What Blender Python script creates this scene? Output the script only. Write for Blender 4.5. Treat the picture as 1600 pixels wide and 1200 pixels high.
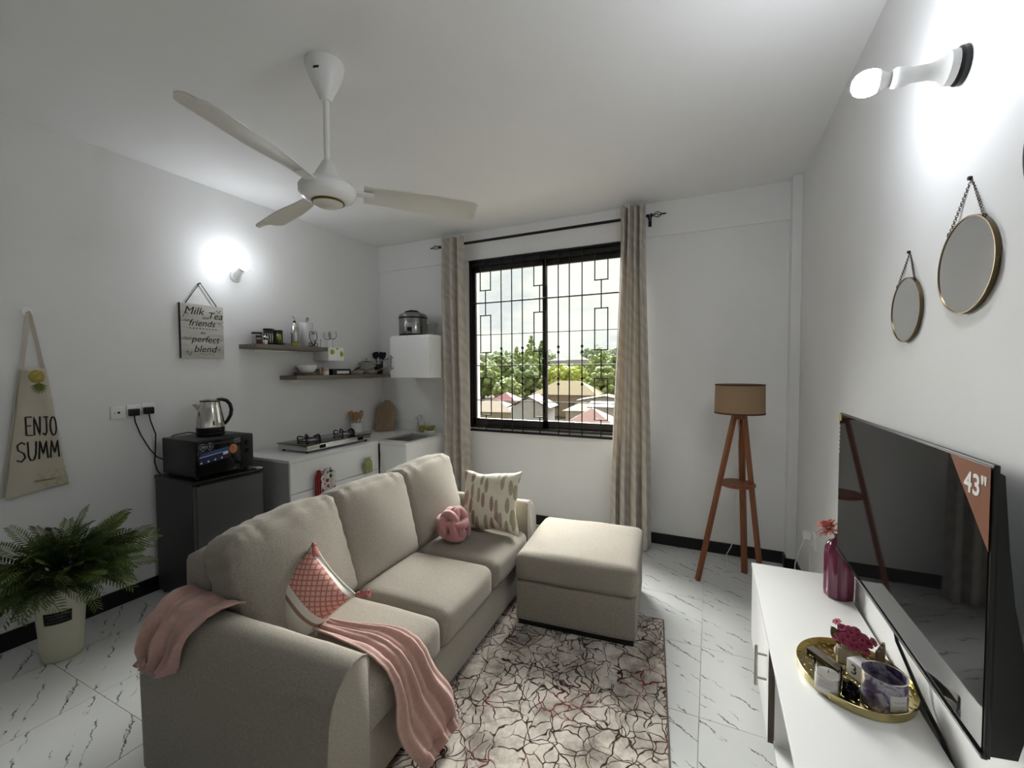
import bpy, bmesh, math, random
from math import pi, sin, cos, radians, sqrt, atan2, hypot
from mathutils import Vector, Matrix, noise

for o in list(bpy.data.objects):
    bpy.data.objects.remove(o, do_unlink=True)
SC = bpy.context.scene
COL = SC.collection
random.seed(7)

# ------------------------------------------------------------------ camera
YAW, PITCH, ROLL = radians(25.0), radians(2.017), -0.0051
fw = Vector((-sin(YAW) * cos(PITCH), cos(YAW) * cos(PITCH), -sin(PITCH)))
r0 = Vector((cos(YAW), sin(YAW), 0))
u0 = r0.cross(fw)
rt = r0 * cos(ROLL) + u0 * sin(ROLL)
up = u0 * cos(ROLL) - r0 * sin(ROLL)
cam = bpy.data.cameras.new('camera')
cam.sensor_fit = 'HORIZONTAL'
cam.sensor_width = 36.0
cam.lens = 36.0 * 663.0 / 1600.0
cam.clip_start = 0.05
cam.clip_end = 2000
camo = bpy.data.objects.new('camera', cam)
COL.objects.link(camo)
M = Matrix.Identity(4)
for i in range(3):
    M[i][0], M[i][1], M[i][2] = rt[i], up[i], -fw[i]
M[2][3] = 1.5
camo.matrix_world = M
SC.camera = camo

# ------------------------------------------------------------------ world, sun, exposure
SC.view_settings.view_transform = 'Standard'
SC.view_settings.look = 'None'
SC.view_settings.gamma = 1.0
SC.view_settings.use_curve_mapping = False
SC.view_settings.exposure = 0.87
SKY = 0.98
SUN = 21.5
BULB = 140.0

W = bpy.data.worlds.new('sky')
SC.world = W
W.use_nodes = True
nt = W.node_tree
nt.nodes.clear()
out = nt.nodes.new('ShaderNodeOutputWorld')
bg = nt.nodes.new('ShaderNodeBackground')
tc = nt.nodes.new('ShaderNodeTexCoord')
mp = nt.nodes.new('ShaderNodeMapping')
mp.inputs['Scale'].default_value = (1, 1, 2.6)
nz = nt.nodes.new('ShaderNodeTexNoise')
nz.inputs['Scale'].default_value = 5.5
nz.inputs['Detail'].default_value = 6
nz.inputs['Roughness'].default_value = .55
rp = nt.nodes.new('ShaderNodeValToRGB')
rp.color_ramp.elements[0].position = .36
rp.color_ramp.elements[0].color = (.47, .50, .505, 1)
rp.color_ramp.elements[1].position = .60
rp.color_ramp.elements[1].color = (.655, .66, .585, 1)
nt.links.new(tc.outputs['Generated'], mp.inputs['Vector'])
nt.links.new(mp.outputs['Vector'], nz.inputs['Vector'])
nt.links.new(nz.outputs['Fac'], rp.inputs['Fac'])
nt.links.new(rp.outputs['Color'], bg.inputs['Color'])
bg.inputs['Strength'].default_value = SKY
nt.links.new(bg.outputs['Background'], out.inputs['Surface'])

sl = bpy.data.lights.new('hazy_sun', 'SUN')
sl.energy = SUN
sl.angle = radians(65)
sl.color = (1, .985, .955)
so = bpy.data.objects.new('hazy_sun', sl)
COL.objects.link(so)
so.rotation_euler = Vector((.30, -.80, -.62)).to_track_quat('-Z', 'Y').to_euler()
so.location = (-1, 12, 9)


# ------------------------------------------------------------------ helpers
def lin(c):
    return tuple((x / 12.92 if x <= .04045 else ((x + .055) / 1.055) ** 2.4) for x in c)


def hx(s):
    s = s.lstrip('#')
    return lin(tuple(int(s[i:i + 2], 16) / 255 for i in (0, 2, 4)))


MATS = {}


def mat(name, col, rough=.5, metal=0., var=0., vscale=20., bump=0., bscale=60., spec=.5, trans=0., emit=None, estr=0.,
        sheen=0., coat=0., alpha=None, stretch=None, ior=1.45):
    if name in MATS:
        return MATS[name]
    m = bpy.data.materials.new(name)
    m.use_nodes = True
    t = m.node_tree
    b = t.nodes['Principled BSDF']
    if isinstance(col, str):
        col = hx(col)
    b.inputs['Base Color'].default_value = (*col, 1)
    b.inputs['Roughness'].default_value = rough
    b.inputs['Metallic'].default_value = metal
    b.inputs['Specular IOR Level'].default_value = spec
    b.inputs['IOR'].default_value = ior
    if trans:
        b.inputs['Transmission Weight'].default_value = trans
    if sheen:
        b.inputs['Sheen Weight'].default_value = sheen
        b.inputs['Sheen Roughness'].default_value = .5
    if coat:
        b.inputs['Coat Weight'].default_value = coat
    if alpha is not None:
        b.inputs['Alpha'].default_value = alpha
    if emit:
        b.inputs['Emission Color'].default_value = (*(hx(emit) if isinstance(emit, str) else emit), 1)
        b.inputs['Emission Strength'].default_value = estr
    if var or bump:
        tcn = t.nodes.new('ShaderNodeTexCoord')
        vec = tcn.outputs['Object']
        if stretch:
            mpn = t.nodes.new('ShaderNodeMapping')
            mpn.inputs['Scale'].default_value = stretch
            t.links.new(vec, mpn.inputs['Vector'])
            vec = mpn.outputs['Vector']
        if var:
            n = t.nodes.new('ShaderNodeTexNoise')
            n.inputs['Scale'].default_value = vscale
            n.inputs['Detail'].default_value = 4
            t.links.new(vec, n.inputs['Vector'])
            r = t.nodes.new('ShaderNodeValToRGB')
            r.color_ramp.elements[0].position = .3
            r.color_ramp.elements[1].position = .7
            r.color_ramp.elements[0].color = (*[x * (1 - var) for x in col], 1)
            r.color_ramp.elements[1].color = (*[min(1, x * (1 + var)) for x in col], 1)
            t.links.new(n.outputs['Fac'], r.inputs['Fac'])
            t.links.new(r.outputs['Color'], b.inputs['Base Color'])
        if bump:
            n2 = t.nodes.new('ShaderNodeTexNoise')
            n2.inputs['Scale'].default_value = bscale
            n2.inputs['Detail'].default_value = 3
            t.links.new(vec, n2.inputs['Vector'])
            bp = t.nodes.new('ShaderNodeBump')
            bp.inputs['Strength'].default_value = bump
            bp.inputs['Distance'].default_value = .004
            t.links.new(n2.outputs['Fac'], bp.inputs['Height'])
            t.links.new(bp.outputs['Normal'], b.inputs['Normal'])
    MATS[name] = m
    return m


def clear_glass(name, tint=(1, 1, 1), refl=.06):
    if name in MATS:
        return MATS[name]
    m = bpy.data.materials.new(name)
    m.use_nodes = True
    t = m.node_tree
    t.nodes.clear()
    o = t.nodes.new('ShaderNodeOutputMaterial')
    mx = t.nodes.new('ShaderNodeMixShader')
    tr = t.nodes.new('ShaderNodeBsdfTransparent')
    tr.inputs['Color'].default_value = (*tint, 1)
    gl = t.nodes.new('ShaderNodeBsdfGlossy')
    gl.inputs['Roughness'].default_value = .02
    lw = t.nodes.new('ShaderNodeLayerWeight')
    lw.inputs['Blend'].default_value = refl
    t.links.new(lw.outputs['Fresnel'], mx.inputs['Fac'])
    t.links.new(tr.outputs['BSDF'], mx.inputs[1])
    t.links.new(gl.outputs['BSDF'], mx.inputs[2])
    t.links.new(mx.outputs['Shader'], o.inputs['Surface'])
    MATS[name] = m
    return m


class MB:
    """collects geometry that becomes one mesh object"""

    def __init__(s):
        s.v, s.f = [], []

    def raw(s, verts, faces, mtx=None):
        k = len(s.v)
        for p in verts:
            p = Vector(p)
            s.v.append(mtx @ p if mtx else p)
        s.f += [tuple(i + k for i in f) for f in faces]
        return s

    def box(s, x0, y0, z0, x1, y1, z1, bev=0., seg=2, mtx=None):
        bm = bmesh.new()
        bmesh.ops.create_cube(bm, size=1)
        sx, sy, sz = abs(x1 - x0), abs(y1 - y0), abs(z1 - z0)
        for v in bm.verts:
            v.co = Vector((v.co.x * sx + (x0 + x1) / 2, v.co.y * sy + (y0 + y1) / 2, v.co.z * sz + (z0 + z1) / 2))
        if bev > 0:
            bmesh.ops.bevel(bm, geom=list(bm.edges), offset=min(bev, min(sx, sy, sz) * .45), segments=seg, affect='EDGES', profile=.6)
        bm.verts.index_update()
        s.raw([v.co.copy() for v in bm.verts], [[v.index for v in f.verts] for f in bm.faces], mtx)
        bm.free()
        return s

    def tube(s, pts, r, n=8, closed=False, cap=True, flat=None):
        pts = [Vector(p) for p in pts]
        m = len(pts)
        rs = r if isinstance(r, (list, tuple)) else [r] * m
        k = len(s.v)
        prev = None
        for i, p in enumerate(pts):
            a = pts[(i - 1) % m] if (i > 0 or closed) else p
            b = pts[(i + 1) % m] if (i < m - 1 or closed) else p
            d = (b - a)
            d = d.normalized() if d.length > 1e-9 else Vector((0, 0, 1))
            if prev is None:
                q = Vector((0, 0, 1)) if abs(d.z) < .9 else Vector((1, 0, 0))
                e = d.cross(q).normalized()
            else:
                e = prev - d * prev.dot(d)
                e = e.normalized() if e.length > 1e-6 else d.orthogonal().normalized()
            prev = e
            g = d.cross(e)
            for j in range(n):
                t = 2 * pi * j / n
                s.v.append(p + (e * cos(t) + g * sin(t) * (flat or 1)) * rs[i])
        rng = m if closed else m - 1
        for i in range(rng):
            a = k + i * n
            b = k + ((i + 1) % m) * n
            for j in range(n):
                s.f.append((a + j, a + (j + 1) % n, b + (j + 1) % n, b + j))
        if cap and not closed:
            s.f.append(tuple(k + j for j in reversed(range(n))))
            s.f.append(tuple(k + (m - 1) * n + j for j in range(n)))
        return s

    def cyl(s, p0, p1, r0, r1=None, n=16, cap=True):
        return s.tube([p0, p1], [r0, r0 if r1 is None else r1], n, cap=cap)

    def lathe(s, prof, c=(0, 0, 0), n=24, mtx=None, sx=1., sy=1.):
        k = len(s.v)
        c = Vector(c)
        for (r, z) in prof:
            for j in range(n):
                t = 2 * pi * j / n
                p = Vector((r * cos(t) * sx, r * sin(t) * sy, z))
                s.v.append((mtx @ p if mtx else p) + c)
        for i in range(len(prof) - 1):
            for j in range(n):
                a = k + i * n
                s.f.append((a + j, a + (j + 1) % n, a + n + (j + 1) % n, a + n + j))
        if prof[0][0] > 1e-5:
            s.f.append(tuple(k + j for j in reversed(range(n))))
        if prof[-1][0] > 1e-5:
            s.f.append(tuple(k + (len(prof) - 1) * n + j for j in range(n)))
        return s

    def grid(s, fn, nu, nv, wrap=False):
        k = len(s.v)
        for j in range(nv + 1):
            for i in range(nu + (0 if wrap else 1)):
                s.v.append(Vector(fn(i / nu, j / nv)))
        w = nu if wrap else nu + 1
        for j in range(nv):
            for i in range(nu):
                a = k + j * w + i
                b = k + j * w + (i + 1) % w
                s.f.append((a, b, b + w, a + w))
        return s

    def prism(s, poly, z0, z1, mtx=None):
        n = len(poly)
        vs = [(x, y, z0) for x, y in poly] + [(x, y, z1) for x, y in poly]
        fs = [tuple(reversed(range(n))), tuple(range(n, 2 * n))] + [(i, (i + 1) % n, n + (i + 1) % n, n + i) for i in range(n)]
        return s.raw(vs, fs, mtx)

    def rbox(s, hx_, hy, hz, r, n=10, puff=(0, 0, 0), wob=0., wsc=6., seed=0, mtx=None, crease=None):
        """soft box: half sizes, corner radius, face puffs, wobble"""
        idx = {}
        vs, fs = [], []

        def vid(a, b, c):
            key = (round(a * 1000), round(b * 1000), round(c * 1000))
            if key in idx:
                return idx[key]
            h = Vector((hx_, hy, hz))
            p = Vector((a * hx_, b * hy, c * hz))
            q = Vector([max(-(h[i] - r), min(h[i] - r, p[i])) for i in range(3)])
            d = p - q
            if d.length > 1e-9:
                p = q + d.normalized() * r
            fa, fb, fc = 1 - a * a, 1 - b * b, 1 - c * c
            p.x += puff[0] * a * max(0, fb) * max(0, fc) ** .7
            p.y += puff[1] * b * max(0, fa) * max(0, fc) ** .7
            p.z += puff[2] * c * max(0, fa) ** .8 * max(0, fb) ** .8
            if wob:
                nn = noise.noise_vector(p * wsc + Vector((seed * 7.3, seed * 3.1, 0)))
                p += nn * wob
            if crease:
                p += crease(a, b, c)
            idx[key] = len(vs)
            vs.append(p)
            return idx[key]

        # denser near edges
        ts = [-1 + 2 * i / n for i in range(n + 1)]
        ts = [math.copysign(abs(t) ** .75, t) for t in ts]
        for ax in range(3):
            for sg in (-1, 1):
                for i in range(n):
                    for j in range(n):
                        quad = []
                        for (p, q) in ((i, j), (i + 1, j), (i + 1, j + 1), (i, j + 1)):
                            c = [0, 0, 0]
                            c[ax] = sg
                            c[(ax + 1) % 3] = ts[p]
                            c[(ax + 2) % 3] = ts[q]
                            quad.append(vid(*c))
                        if sg < 0:
                            quad.reverse()
                        fs.append(tuple(quad))
        return s.raw(vs, fs, mtx)

    def pillow(s, w, h, t, n=16, mtx=None, wob=0., seed=0, pin=.12):
        """pinched square pillow in local xy, thickness along z"""
        vs, fs = [], []
        k = {}
        for sd in (1, -1):
            for j in range(n + 1):
                for i in range(n + 1):
                    u, v = -1 + 2 * i / n, -1 + 2 * j / n
                    edge = max(abs(u), abs(v)) > .999
                    if edge and sd < 0:
                        k[(sd, i, j)] = k[(1, i, j)]
                        continue
                    z = t / 2 * ((1 - abs(u) ** 2.6) * (1 - abs(v) ** 2.6)) ** .55
                    x = u * w / 2 * (1 - pin * (1 - v * v) * abs(u))
                    y = v * h / 2 * (1 - pin * (1 - u * u) * abs(v))
                    p = Vector((x, y, sd * z))
                    if wob:
                        p += noise.noise_vector(Vector((x, y, sd * .3)) * 11 + Vector((seed, 0, 0))) * wob
                    k[(sd, i, j)] = len(vs)
                    vs.append(p)
        for sd in (1, -1):
            for j in range(n):
                for i in range(n):
                    q = [k[(sd, i, j)], k[(sd, i + 1, j)], k[(sd, i + 1, j + 1)], k[(sd, i, j + 1)]]
                    fs.append(tuple(q if sd > 0 else reversed(q)))
        return s.raw(vs, fs, mtx)

    def text(s, body, size, mtx, shear=0., ext=.0006, bold=0., align='CENTER', space=1.):
        cu = bpy.data.curves.new('lettering_curve', 'FONT')
        cu.body = body
        cu.size = size
        cu.align_x = align
        cu.align_y = 'CENTER'
        cu.shear = shear
        cu.extrude = ext
        cu.offset = bold
        cu.space_character = space
        cu.resolution_u = 3
        ob = bpy.data.objects.new('lettering_curve', cu)
        COL.objects.link(ob)
        dg = bpy.context.evaluated_depsgraph_get()
        me = bpy.data.meshes.new_from_object(ob.evaluated_get(dg))
        s.raw([v.co.copy() for v in me.vertices], [tuple(p.vertices) for p in me.polygons], mtx)
        bpy.data.objects.remove(ob)
        bpy.data.meshes.remove(me)
        bpy.data.curves.remove(cu)
        return s

    def xform(s, mtx):
        s.v = [mtx @ p for p in s.v]
        return s


def frame(o, x, y):
    """matrix with origin o, local x and y directions (z = x cross y)"""
    x, y = Vector(x).normalized(), Vector(y)
    z = x.cross(y).normalized()
    y = z.cross(x)
    m = Matrix.Identity(4)
    for i in range(3):
        m[i][0], m[i][1], m[i][2], m[i][3] = x[i], y[i], z[i], o[i]
    return m


def wloc(o):
    p = Vector((0, 0, 0))
    while o:
        p += o.location
        o = o.parent
    return p


def obj(name, mb, m, parent=None, smooth=35, world=False, label=None, kind=None, mods=None):
    """one mesh object; world=True: geometry given in world metres, parent unrotated"""
    me = bpy.data.meshes.new(name)
    vs = mb.v
    if world and parent:
        off = wloc(parent)
        vs = [p - off for p in vs]
    me.from_pydata([tuple(p) for p in vs], [], mb.f)
    me.update()
    bm = bmesh.new()
    bm.from_mesh(me)
    bmesh.ops.recalc_face_normals(bm, faces=bm.faces)
    bm.to_mesh(me)
    bm.free()
    if smooth:
        me.polygons.foreach_set('use_smooth', [True] * len(me.polygons))
        me.set_sharp_from_angle(angle=radians(smooth))
    me.materials.append(MATS[m] if isinstance(m, str) else m)
    o = bpy.data.objects.new(name, me)
    COL.objects.link(o)
    if parent:
        o.parent = parent
    if label:
        o['label'] = label
    if kind:
        o['kind'] = kind
    return o


def rebase(o):
    """move a top-level mesh's origin to the middle of its base, geometry staying put"""
    me = o.data
    xs = [v.co for v in me.vertices]
    c = Vector(((min(p.x for p in xs) + max(p.x for p in xs)) / 2, (min(p.y for p in xs) + max(p.y for p in xs)) / 2, min(p.z for p in xs)))
    for v in me.vertices:
        v.co -= c
    o.location = o.location + c
    return o


def thing(name, label, cat, loc=(0, 0, 0), rotz=0., group=None):
    o = bpy.data.objects.new(name, None)
    o.empty_display_size = .1
    COL.objects.link(o)
    o.location = loc
    o.rotation_euler = (0, 0, rotz)
    return tag(o, label, cat, group)


def tag(o, label, cat, group=None):
    o['label'] = label
    o['category'] = cat
    if group:
        o['group'] = group
    return o


def single(name, mb, m, label, cat, group=None, smooth=35):
    return tag(rebase(obj(name, mb, m, smooth=smooth)), label, cat, group)


def struct(name, mb, m, smooth=0):
    o = obj(name, mb, m, smooth=smooth)
    o['kind'] = 'structure'
    return o


def dup(o, parent=None):
    c = o.copy()
    COL.objects.link(c)
    c.parent = parent
    for ch in list(o.children):
        dup(ch, c)
    return c


def solidify(o, t):
    md = o.modifiers.new('thickness', 'SOLIDIFY')
    md.thickness = t
    md.offset = 0
    return o


def subsurf(o, n=1):
    md = o.modifiers.new('smooth', 'SUBSURF')
    md.levels = md.render_levels = n
    return o


def smoothstep(a, b, x):
    t = max(0, min(1, (x - a) / (b - a)))
    return t * t * (3 - 2 * t)


def strokes(mb, lines, r, mtx, n=6):
    for ln in lines:
        mb.tube([mtx @ Vector((p[0], p[1], 0)) for p in ln], r, n)
    return mb


def squiggle(x0, x1, y, a, n, seed=0):
    rnd = random.Random(seed)
    return [(x0 + (x1 - x0) * i / n, y + a * (1 if i % 2 else -1) * rnd.uniform(.3, 1)) for i in range(n + 1)]


# ------------------------------------------------------------------ common materials
mat('wall_paint', (.79, .79, .785), .62, bump=.06, bscale=45, var=.015, vscale=3)
mat('ceiling_paint', (.82, .82, .815), .7, bump=.05, bscale=30, var=.015, vscale=2)
mat('black_skirting', '#0d0d0f', .28)
mat('grout', '#b9b9b4', .8)
mat('black_aluminium', '#0c0b0b', .35)
mat('brown_aluminium', '#1c1611', .35)
mat('grille_iron', '#1b1b1b', .5, metal=.4)
mat('white_gloss', (.86, .86, .85), .25)
mat('white_plastic', (.86, .86, .84), .4)
mat('cream_enamel', (.72, .70, .64), .55)
mat('chrome', (.78, .77, .74), .18, metal=1)
mat('steel', (.52, .51, .49), .3, metal=1, var=.08, vscale=6)
mat('black_plastic', '#0b0b0c', .38)
mat('black_gloss', '#060607', .08)
mat('rubber', '#0a0a0a', .6)
mat('red_wood', '#7f4a2a', .42, var=.22, vscale=9, stretch=(6, 6, .8), bump=.05)
mat('sofa_fabric', (.285, .256, .215), .92, var=.16, vscale=170, bump=.22, bscale=420, sheen=.15, spec=.2)
mat('black_iron', '#0f0d0c', .45, metal=.3)
mat('ink', '#100e0c', .7)

# ================================================================== ROOM SHELL
XL, XR, YB, YF, CE = -3.42, .59, 3.78, -3.6, 2.88
# floor: grout bed with real tiles, the printed vein repeating from tile to tile
mb = MB().box(XL - .15, YF - .15, -.12, XR + .15, YB + .15, -.004)
floor = struct('floor', mb, 'grout')


def tile_material():
    m = bpy.data.materials.new('marble_tile')
    m.use_nodes = True
    t = m.node_tree
    N, L = t.nodes, t.links
    b = N['Principled BSDF']
    b.inputs['Roughness'].default_value = .16
    b.inputs['Specular IOR Level'].default_value = .45
    tcn = N.new('ShaderNodeTexCoord')
    rot = N.new('ShaderNodeMapping')
    rot.inputs['Rotation'].default_value = (0, 0, radians(31))
    L.new(tcn.outputs['Object'], rot.inputs['Vector'])
    wn = N.new('ShaderNodeTexNoise')
    wn.inputs['Scale'].default_value = 9
    wn.inputs['Detail'].default_value = 5
    wn.inputs['Roughness'].default_value = .65
    L.new(rot.outputs['Vector'], wn.inputs['Vector'])
    sep = N.new('ShaderNodeSeparateXYZ')
    L.new(rot.outputs['Vector'], sep.inputs['Vector'])

    def math_(op, a, b_=None, c=None):
        n = N.new('ShaderNodeMath')
        n.operation = op
        for i, x in enumerate((a, b_, c)):
            if x is None:
                continue
            if isinstance(x, (int, float)):
                n.inputs[i].default_value = x
            else:
                L.new(x, n.inputs[i])
        return n.outputs[0]

    fac = None
    for k, (per, off, wid, amp, thr, sd) in enumerate(((.17, .02, .030, .11, .50, 1.), (.11, .05, .022, .09, .53, 5.))):
        dist = math_('MULTIPLY', math_('SUBTRACT', wn.outputs['Fac'], .5), amp)
        y = math_('ADD', math_('ADD', sep.outputs['Y'], dist), off)
        fr = math_('FRACT', math_('DIVIDE', y, per))
        d = math_('ABSOLUTE', math_('SUBTRACT', fr, .5))
        line = math_('SUBTRACT', 1., math_('DIVIDE', d, wid))
        line = math_('MAXIMUM', line, 0.)
        mk = N.new('ShaderNodeTexNoise')
        mk.inputs['Scale'].default_value = 7.5
        mk.inputs['Detail'].default_value = 2
        ms = N.new('ShaderNodeMapping')
        ms.inputs['Location'].default_value = (sd, sd * 2.3, 0)
        ms.inputs['Scale'].default_value = (.8, 1.6, 1)
        L.new(rot.outputs['Vector'], ms.inputs['Vector'])
        L.new(ms.outputs['Vector'], mk.inputs['Vector'])
        mr = N.new('ShaderNodeMapRange')
        mr.inputs['From Min'].default_value = thr
        mr.inputs['From Max'].default_value = thr + .07
        L.new(mk.outputs['Fac'], mr.inputs['Value'])
        f = math_('MULTIPLY', math_('MINIMUM', math_('MULTIPLY', line, 1.6), 1.), mr.outputs['Result'])
        fac = f if fac is None else math_('MAXIMUM', fac, f)
    bl = N.new('ShaderNodeTexNoise')
    bl.inputs['Scale'].default_value = 3
    L.new(tcn.outputs['Object'], bl.inputs['Vector'])
    base = N.new('ShaderNodeValToRGB')
    base.color_ramp.elements[0].color = (.60, .61, .605, 1)
    base.color_ramp.elements[1].color = (.70, .705, .69, 1)
    L.new(bl.outputs['Fac'], base.inputs['Fac'])
    mx = N.new('ShaderNodeMix')
    mx.data_type = 'RGBA'
    L.new(math_('MULTIPLY', fac, .95), mx.inputs['Factor'])
    L.new(base.outputs['Color'], mx.inputs[6])
    mx.inputs[7].default_value = (.09, .092, .095, 1)
    L.new(mx.outputs[2], b.inputs['Base Color'])
    MATS['marble_tile'] = m


tile_material()
TS = .507
proto = None
for i in range(-7, 3):
    for j in range(-11, 6):
        x0, y0 = -.027 + i * TS, 1.943 + j * TS
        if x0 + TS < XL + .02 or x0 > XR - .02 or y0 + TS < YF or y0 > YB - .02:
            continue
        if x0 < XL - .01 or x0 + TS > XR + .02 or y0 + TS > YB + .02 or y0 < YF:   # cut tiles along the walls
            a0, a1 = max(x0, XL), min(x0 + TS, XR)
            b0, b1 = max(y0, YF), min(y0 + TS, YB)
            o = obj('tile', MB().box(a0 - x0 - TS / 2 + .0012, b0 - y0 - TS / 2 + .0012, -.006, a1 - x0 - TS / 2 - .0012, b1 - y0 - TS / 2 - .0012, 0), 'marble_tile', floor, smooth=0)
        elif proto is None:
            o = proto = obj('tile', MB().box(-TS / 2 + .0012, -TS / 2 + .0012, -.006, TS / 2 - .0012, TS / 2 - .0012, 0), 'marble_tile', floor, smooth=0)
        else:
            o = bpy.data.objects.new('tile', proto.data)
            COL.objects.link(o)
            o.parent = floor
        o.location = (x0 + TS / 2, y0 + TS / 2, 0)

# walls (back wall with the window opening), ceiling
WX0, WX1, WZ0, WZ1 = -2.235, -.615, .905, 2.585
T = .2
mb = MB()
mb.box(XL - .2, YB, -.05, WX0, YB + T, CE + .1).box(WX1, YB, -.05, XR + .2, YB + T, CE + .1)
mb.box(WX0, YB, -.05, WX1, YB + T, WZ0).box(WX0, YB, WZ1, WX1, YB + T, CE + .1)
struct('wall_back', mb, 'wall_paint')
struct('wall_left', MB().box(XL - T, YF, -.05, XL, YB, CE + .1), 'wall_paint')
struct('wall_right', MB().box(XR, YF, -.05, XR + T, YB, CE + .1), 'wall_paint')
struct('wall_front', MB().box(XL - T, YF - T, -.05, XR + T, YF, CE + .1), 'wall_paint')
struct('ceiling', MB().box(XL, YF, CE, XR, YB, CE + .1), 'ceiling_paint')
# ring beam and corner pillar, a little proud of the wall
struct('trim_1', MB().box(XL, YB - .022, 2.60, XR, YB, CE, .004), 'wall_paint')
struct('trim_2', MB().box(.528, YB - .12, 0, XR, YB, CE, .004), 'wall_paint')
struct('baseboard_back', MB().box(XL, YB - .014, 0, .528, YB, .092, .003), 'black_skirting')
struct('trim_3', MB().box(.514, YB - .134, 0, XR, YB - .119, .092, .002).box(.514, YB - .134, 0, .529, YB - .013, .092, .002), 'black_skirting')
struct('baseboard_left', MB().box(XL, YF, 0, XL + .014, YB, .1, .003), 'black_skirting')
struct('baseboard_right', MB().box(XR - .014, YF, 0, XR, YB - .13, .092, .003), 'black_skirting')

# window: black sliding frame, two sashes with panes
win = obj('window_1', MB().box(WX0, YB - .01, WZ0, WX0 + .03, YB + .09, WZ1, .003).box(WX1 - .03, YB - .01, WZ0, WX1, YB + .09, WZ1, .003)
          .box(WX0, YB - .01, WZ1 - .055, WX1, YB + .09, WZ1, .003).box(WX0, YB - .01, WZ0, WX1, YB + .09, WZ0 + .025, .003), 'black_aluminium', smooth=0)
win['kind'] = 'structure'
clear_glass('window_glass', (.97, .98, .97), .05)
for (a, b, y) in ((WX0 + .03, -1.40, YB + .01), (-1.45, WX1 - .03, YB + .045)):
    z0, z1 = WZ0 + .025, WZ1 - .055
    f = obj('sash', MB().box(a, y, z0, a + .032, y + .03, z1, .003).box(b - .045, y, z0, b, y + .03, z1, .003)
            .box(a, y, z0, b, y + .03, z0 + .07, .003).box(a, y, z1 - .05, b, y + .03, z1, .003), 'brown_aluminium', win, smooth=0)
    obj('pane', MB().box(a + .03, y + .012, z0 + .068, b - .043, y + .017, z1 - .048), 'window_glass', f, smooth=0)
obj('latch', MB().box(-1.44, YB - .012, 1.52, -1.415, YB + .012, 1.60, .004), 'black_plastic', win)

# wrought-iron burglar grille fixed in front of the frame
g = thing('window_grille', 'thin black iron burglar grille with rectangles and beads across the window', 'grille', (-1.42, YB - .026, WZ0 - .02))
GY = YB - .026
r = .0055
bars = [-2.038, -1.863, -1.749, -1.637, -1.459, -1.275, -1.169, -1.05, -.876]
GZ0, GZ1 = WZ0 - .012, WZ1 - .01
obj('bottom_rail', MB().box(WX0 + .01, GY - .009, GZ0 - .022, WX1 - .01, GY + .009, GZ0, .002), 'black_iron', g, world=True)
obj('top_rail', MB().box(WX0 + .01, GY - .007, GZ1, WX1 - .01, GY + .007, GZ1 + .018, .002), 'black_iron', g, world=True)
for z, rr in ((2.163, .0075), (1.845, .004), (1.537, .0045), (1.188, .004)):
    obj('cross_bar', MB().cyl((WX0 + .01, GY + .006, z), (WX1 - .01, GY + .006, z), rr, n=8), 'grille_iron', g, world=True)
for i, x in enumerate(bars):
    if i in (0, 4, 8):
        mb = MB()
        hw = .058
        spans = [(2.285, 2.53), (1.667, 2.035), (1.042, 1.413)]
        for a, b in spans:
            for xx in (x - hw, x + hw):
                mb.cyl((xx, GY, a - r), (xx, GY, b + r), r, n=6)
            for zz in (a, b):
                mb.cyl((x - hw - r, GY, zz), (x + hw + r, GY, zz), r, n=6)
        for a, b in ((GZ0, 1.042), (1.413, 1.667), (2.035, 2.285), (2.53, GZ1)):
            mb.cyl((x, GY, a), (x, GY, b), r, n=6)
        obj('ornament_bar', mb, 'grille_iron', g, world=True)
    else:
        o = obj('upright_bar', MB().cyl((x, GY, GZ0), (x, GY, GZ1), r, n=6), 'grille_iron', g, world=True)
        if i in (1, 3, 5, 7):
            for z in (1.704, 1.654, 1.412, 1.359):
                bd = obj('bead', MB().lathe([(.004, -.018), (.0125, -.006), (.0125, .006), (.004, .018)], (x, GY, z), 10), 'grille_iron', g, world=True)

# ================================================================== CURTAINS AND ROD
rod = thing('curtain_rod', 'black curtain rod with twisted basket finials above the window', 'curtain rod', (-1.45, 3.66, 2.745))
RZ, RY = 2.745, 3.655
obj('pole', MB().cyl((-2.50, RY, RZ), (-.46, RY, RZ), .0125, n=12), 'black_iron', rod, world=True)
for sx, x in ((-1, -2.50), (1, -.455)):
    mb = MB().cyl((x, RY, RZ), (x + sx * .02, RY, RZ), .015, n=10)
    for k in range(5):
        ph = 2 * pi * k / 5
        mb.tube([(x + sx * (.02 + .075 * t), RY + .022 * sin(pi * t) * cos(ph + 1.8 * t), RZ + .022 * sin(pi * t) * sin(ph + 1.8 * t)) for t in [i / 8 for i in range(9)]], .0025, 5)
    mb.tube([(x + sx * .095, RY, RZ), (x + sx * .105, RY, RZ), (x + sx * .115, RY, RZ), (x + sx * .128, RY, RZ)], [.005, .008, .006, .003], 8)
    obj('finial', mb, 'black_iron', rod, world=True)
    xb = x - sx * .012
    obj('bracket', MB().box(xb - .008, RY - .02, RZ - .02, xb + .008, YB - .012, RZ + .004, .003).box(xb - .013, YB - .03, RZ - .06, xb + .013, YB - .022, RZ + .03, .003), 'black_iron', rod, world=True)


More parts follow.
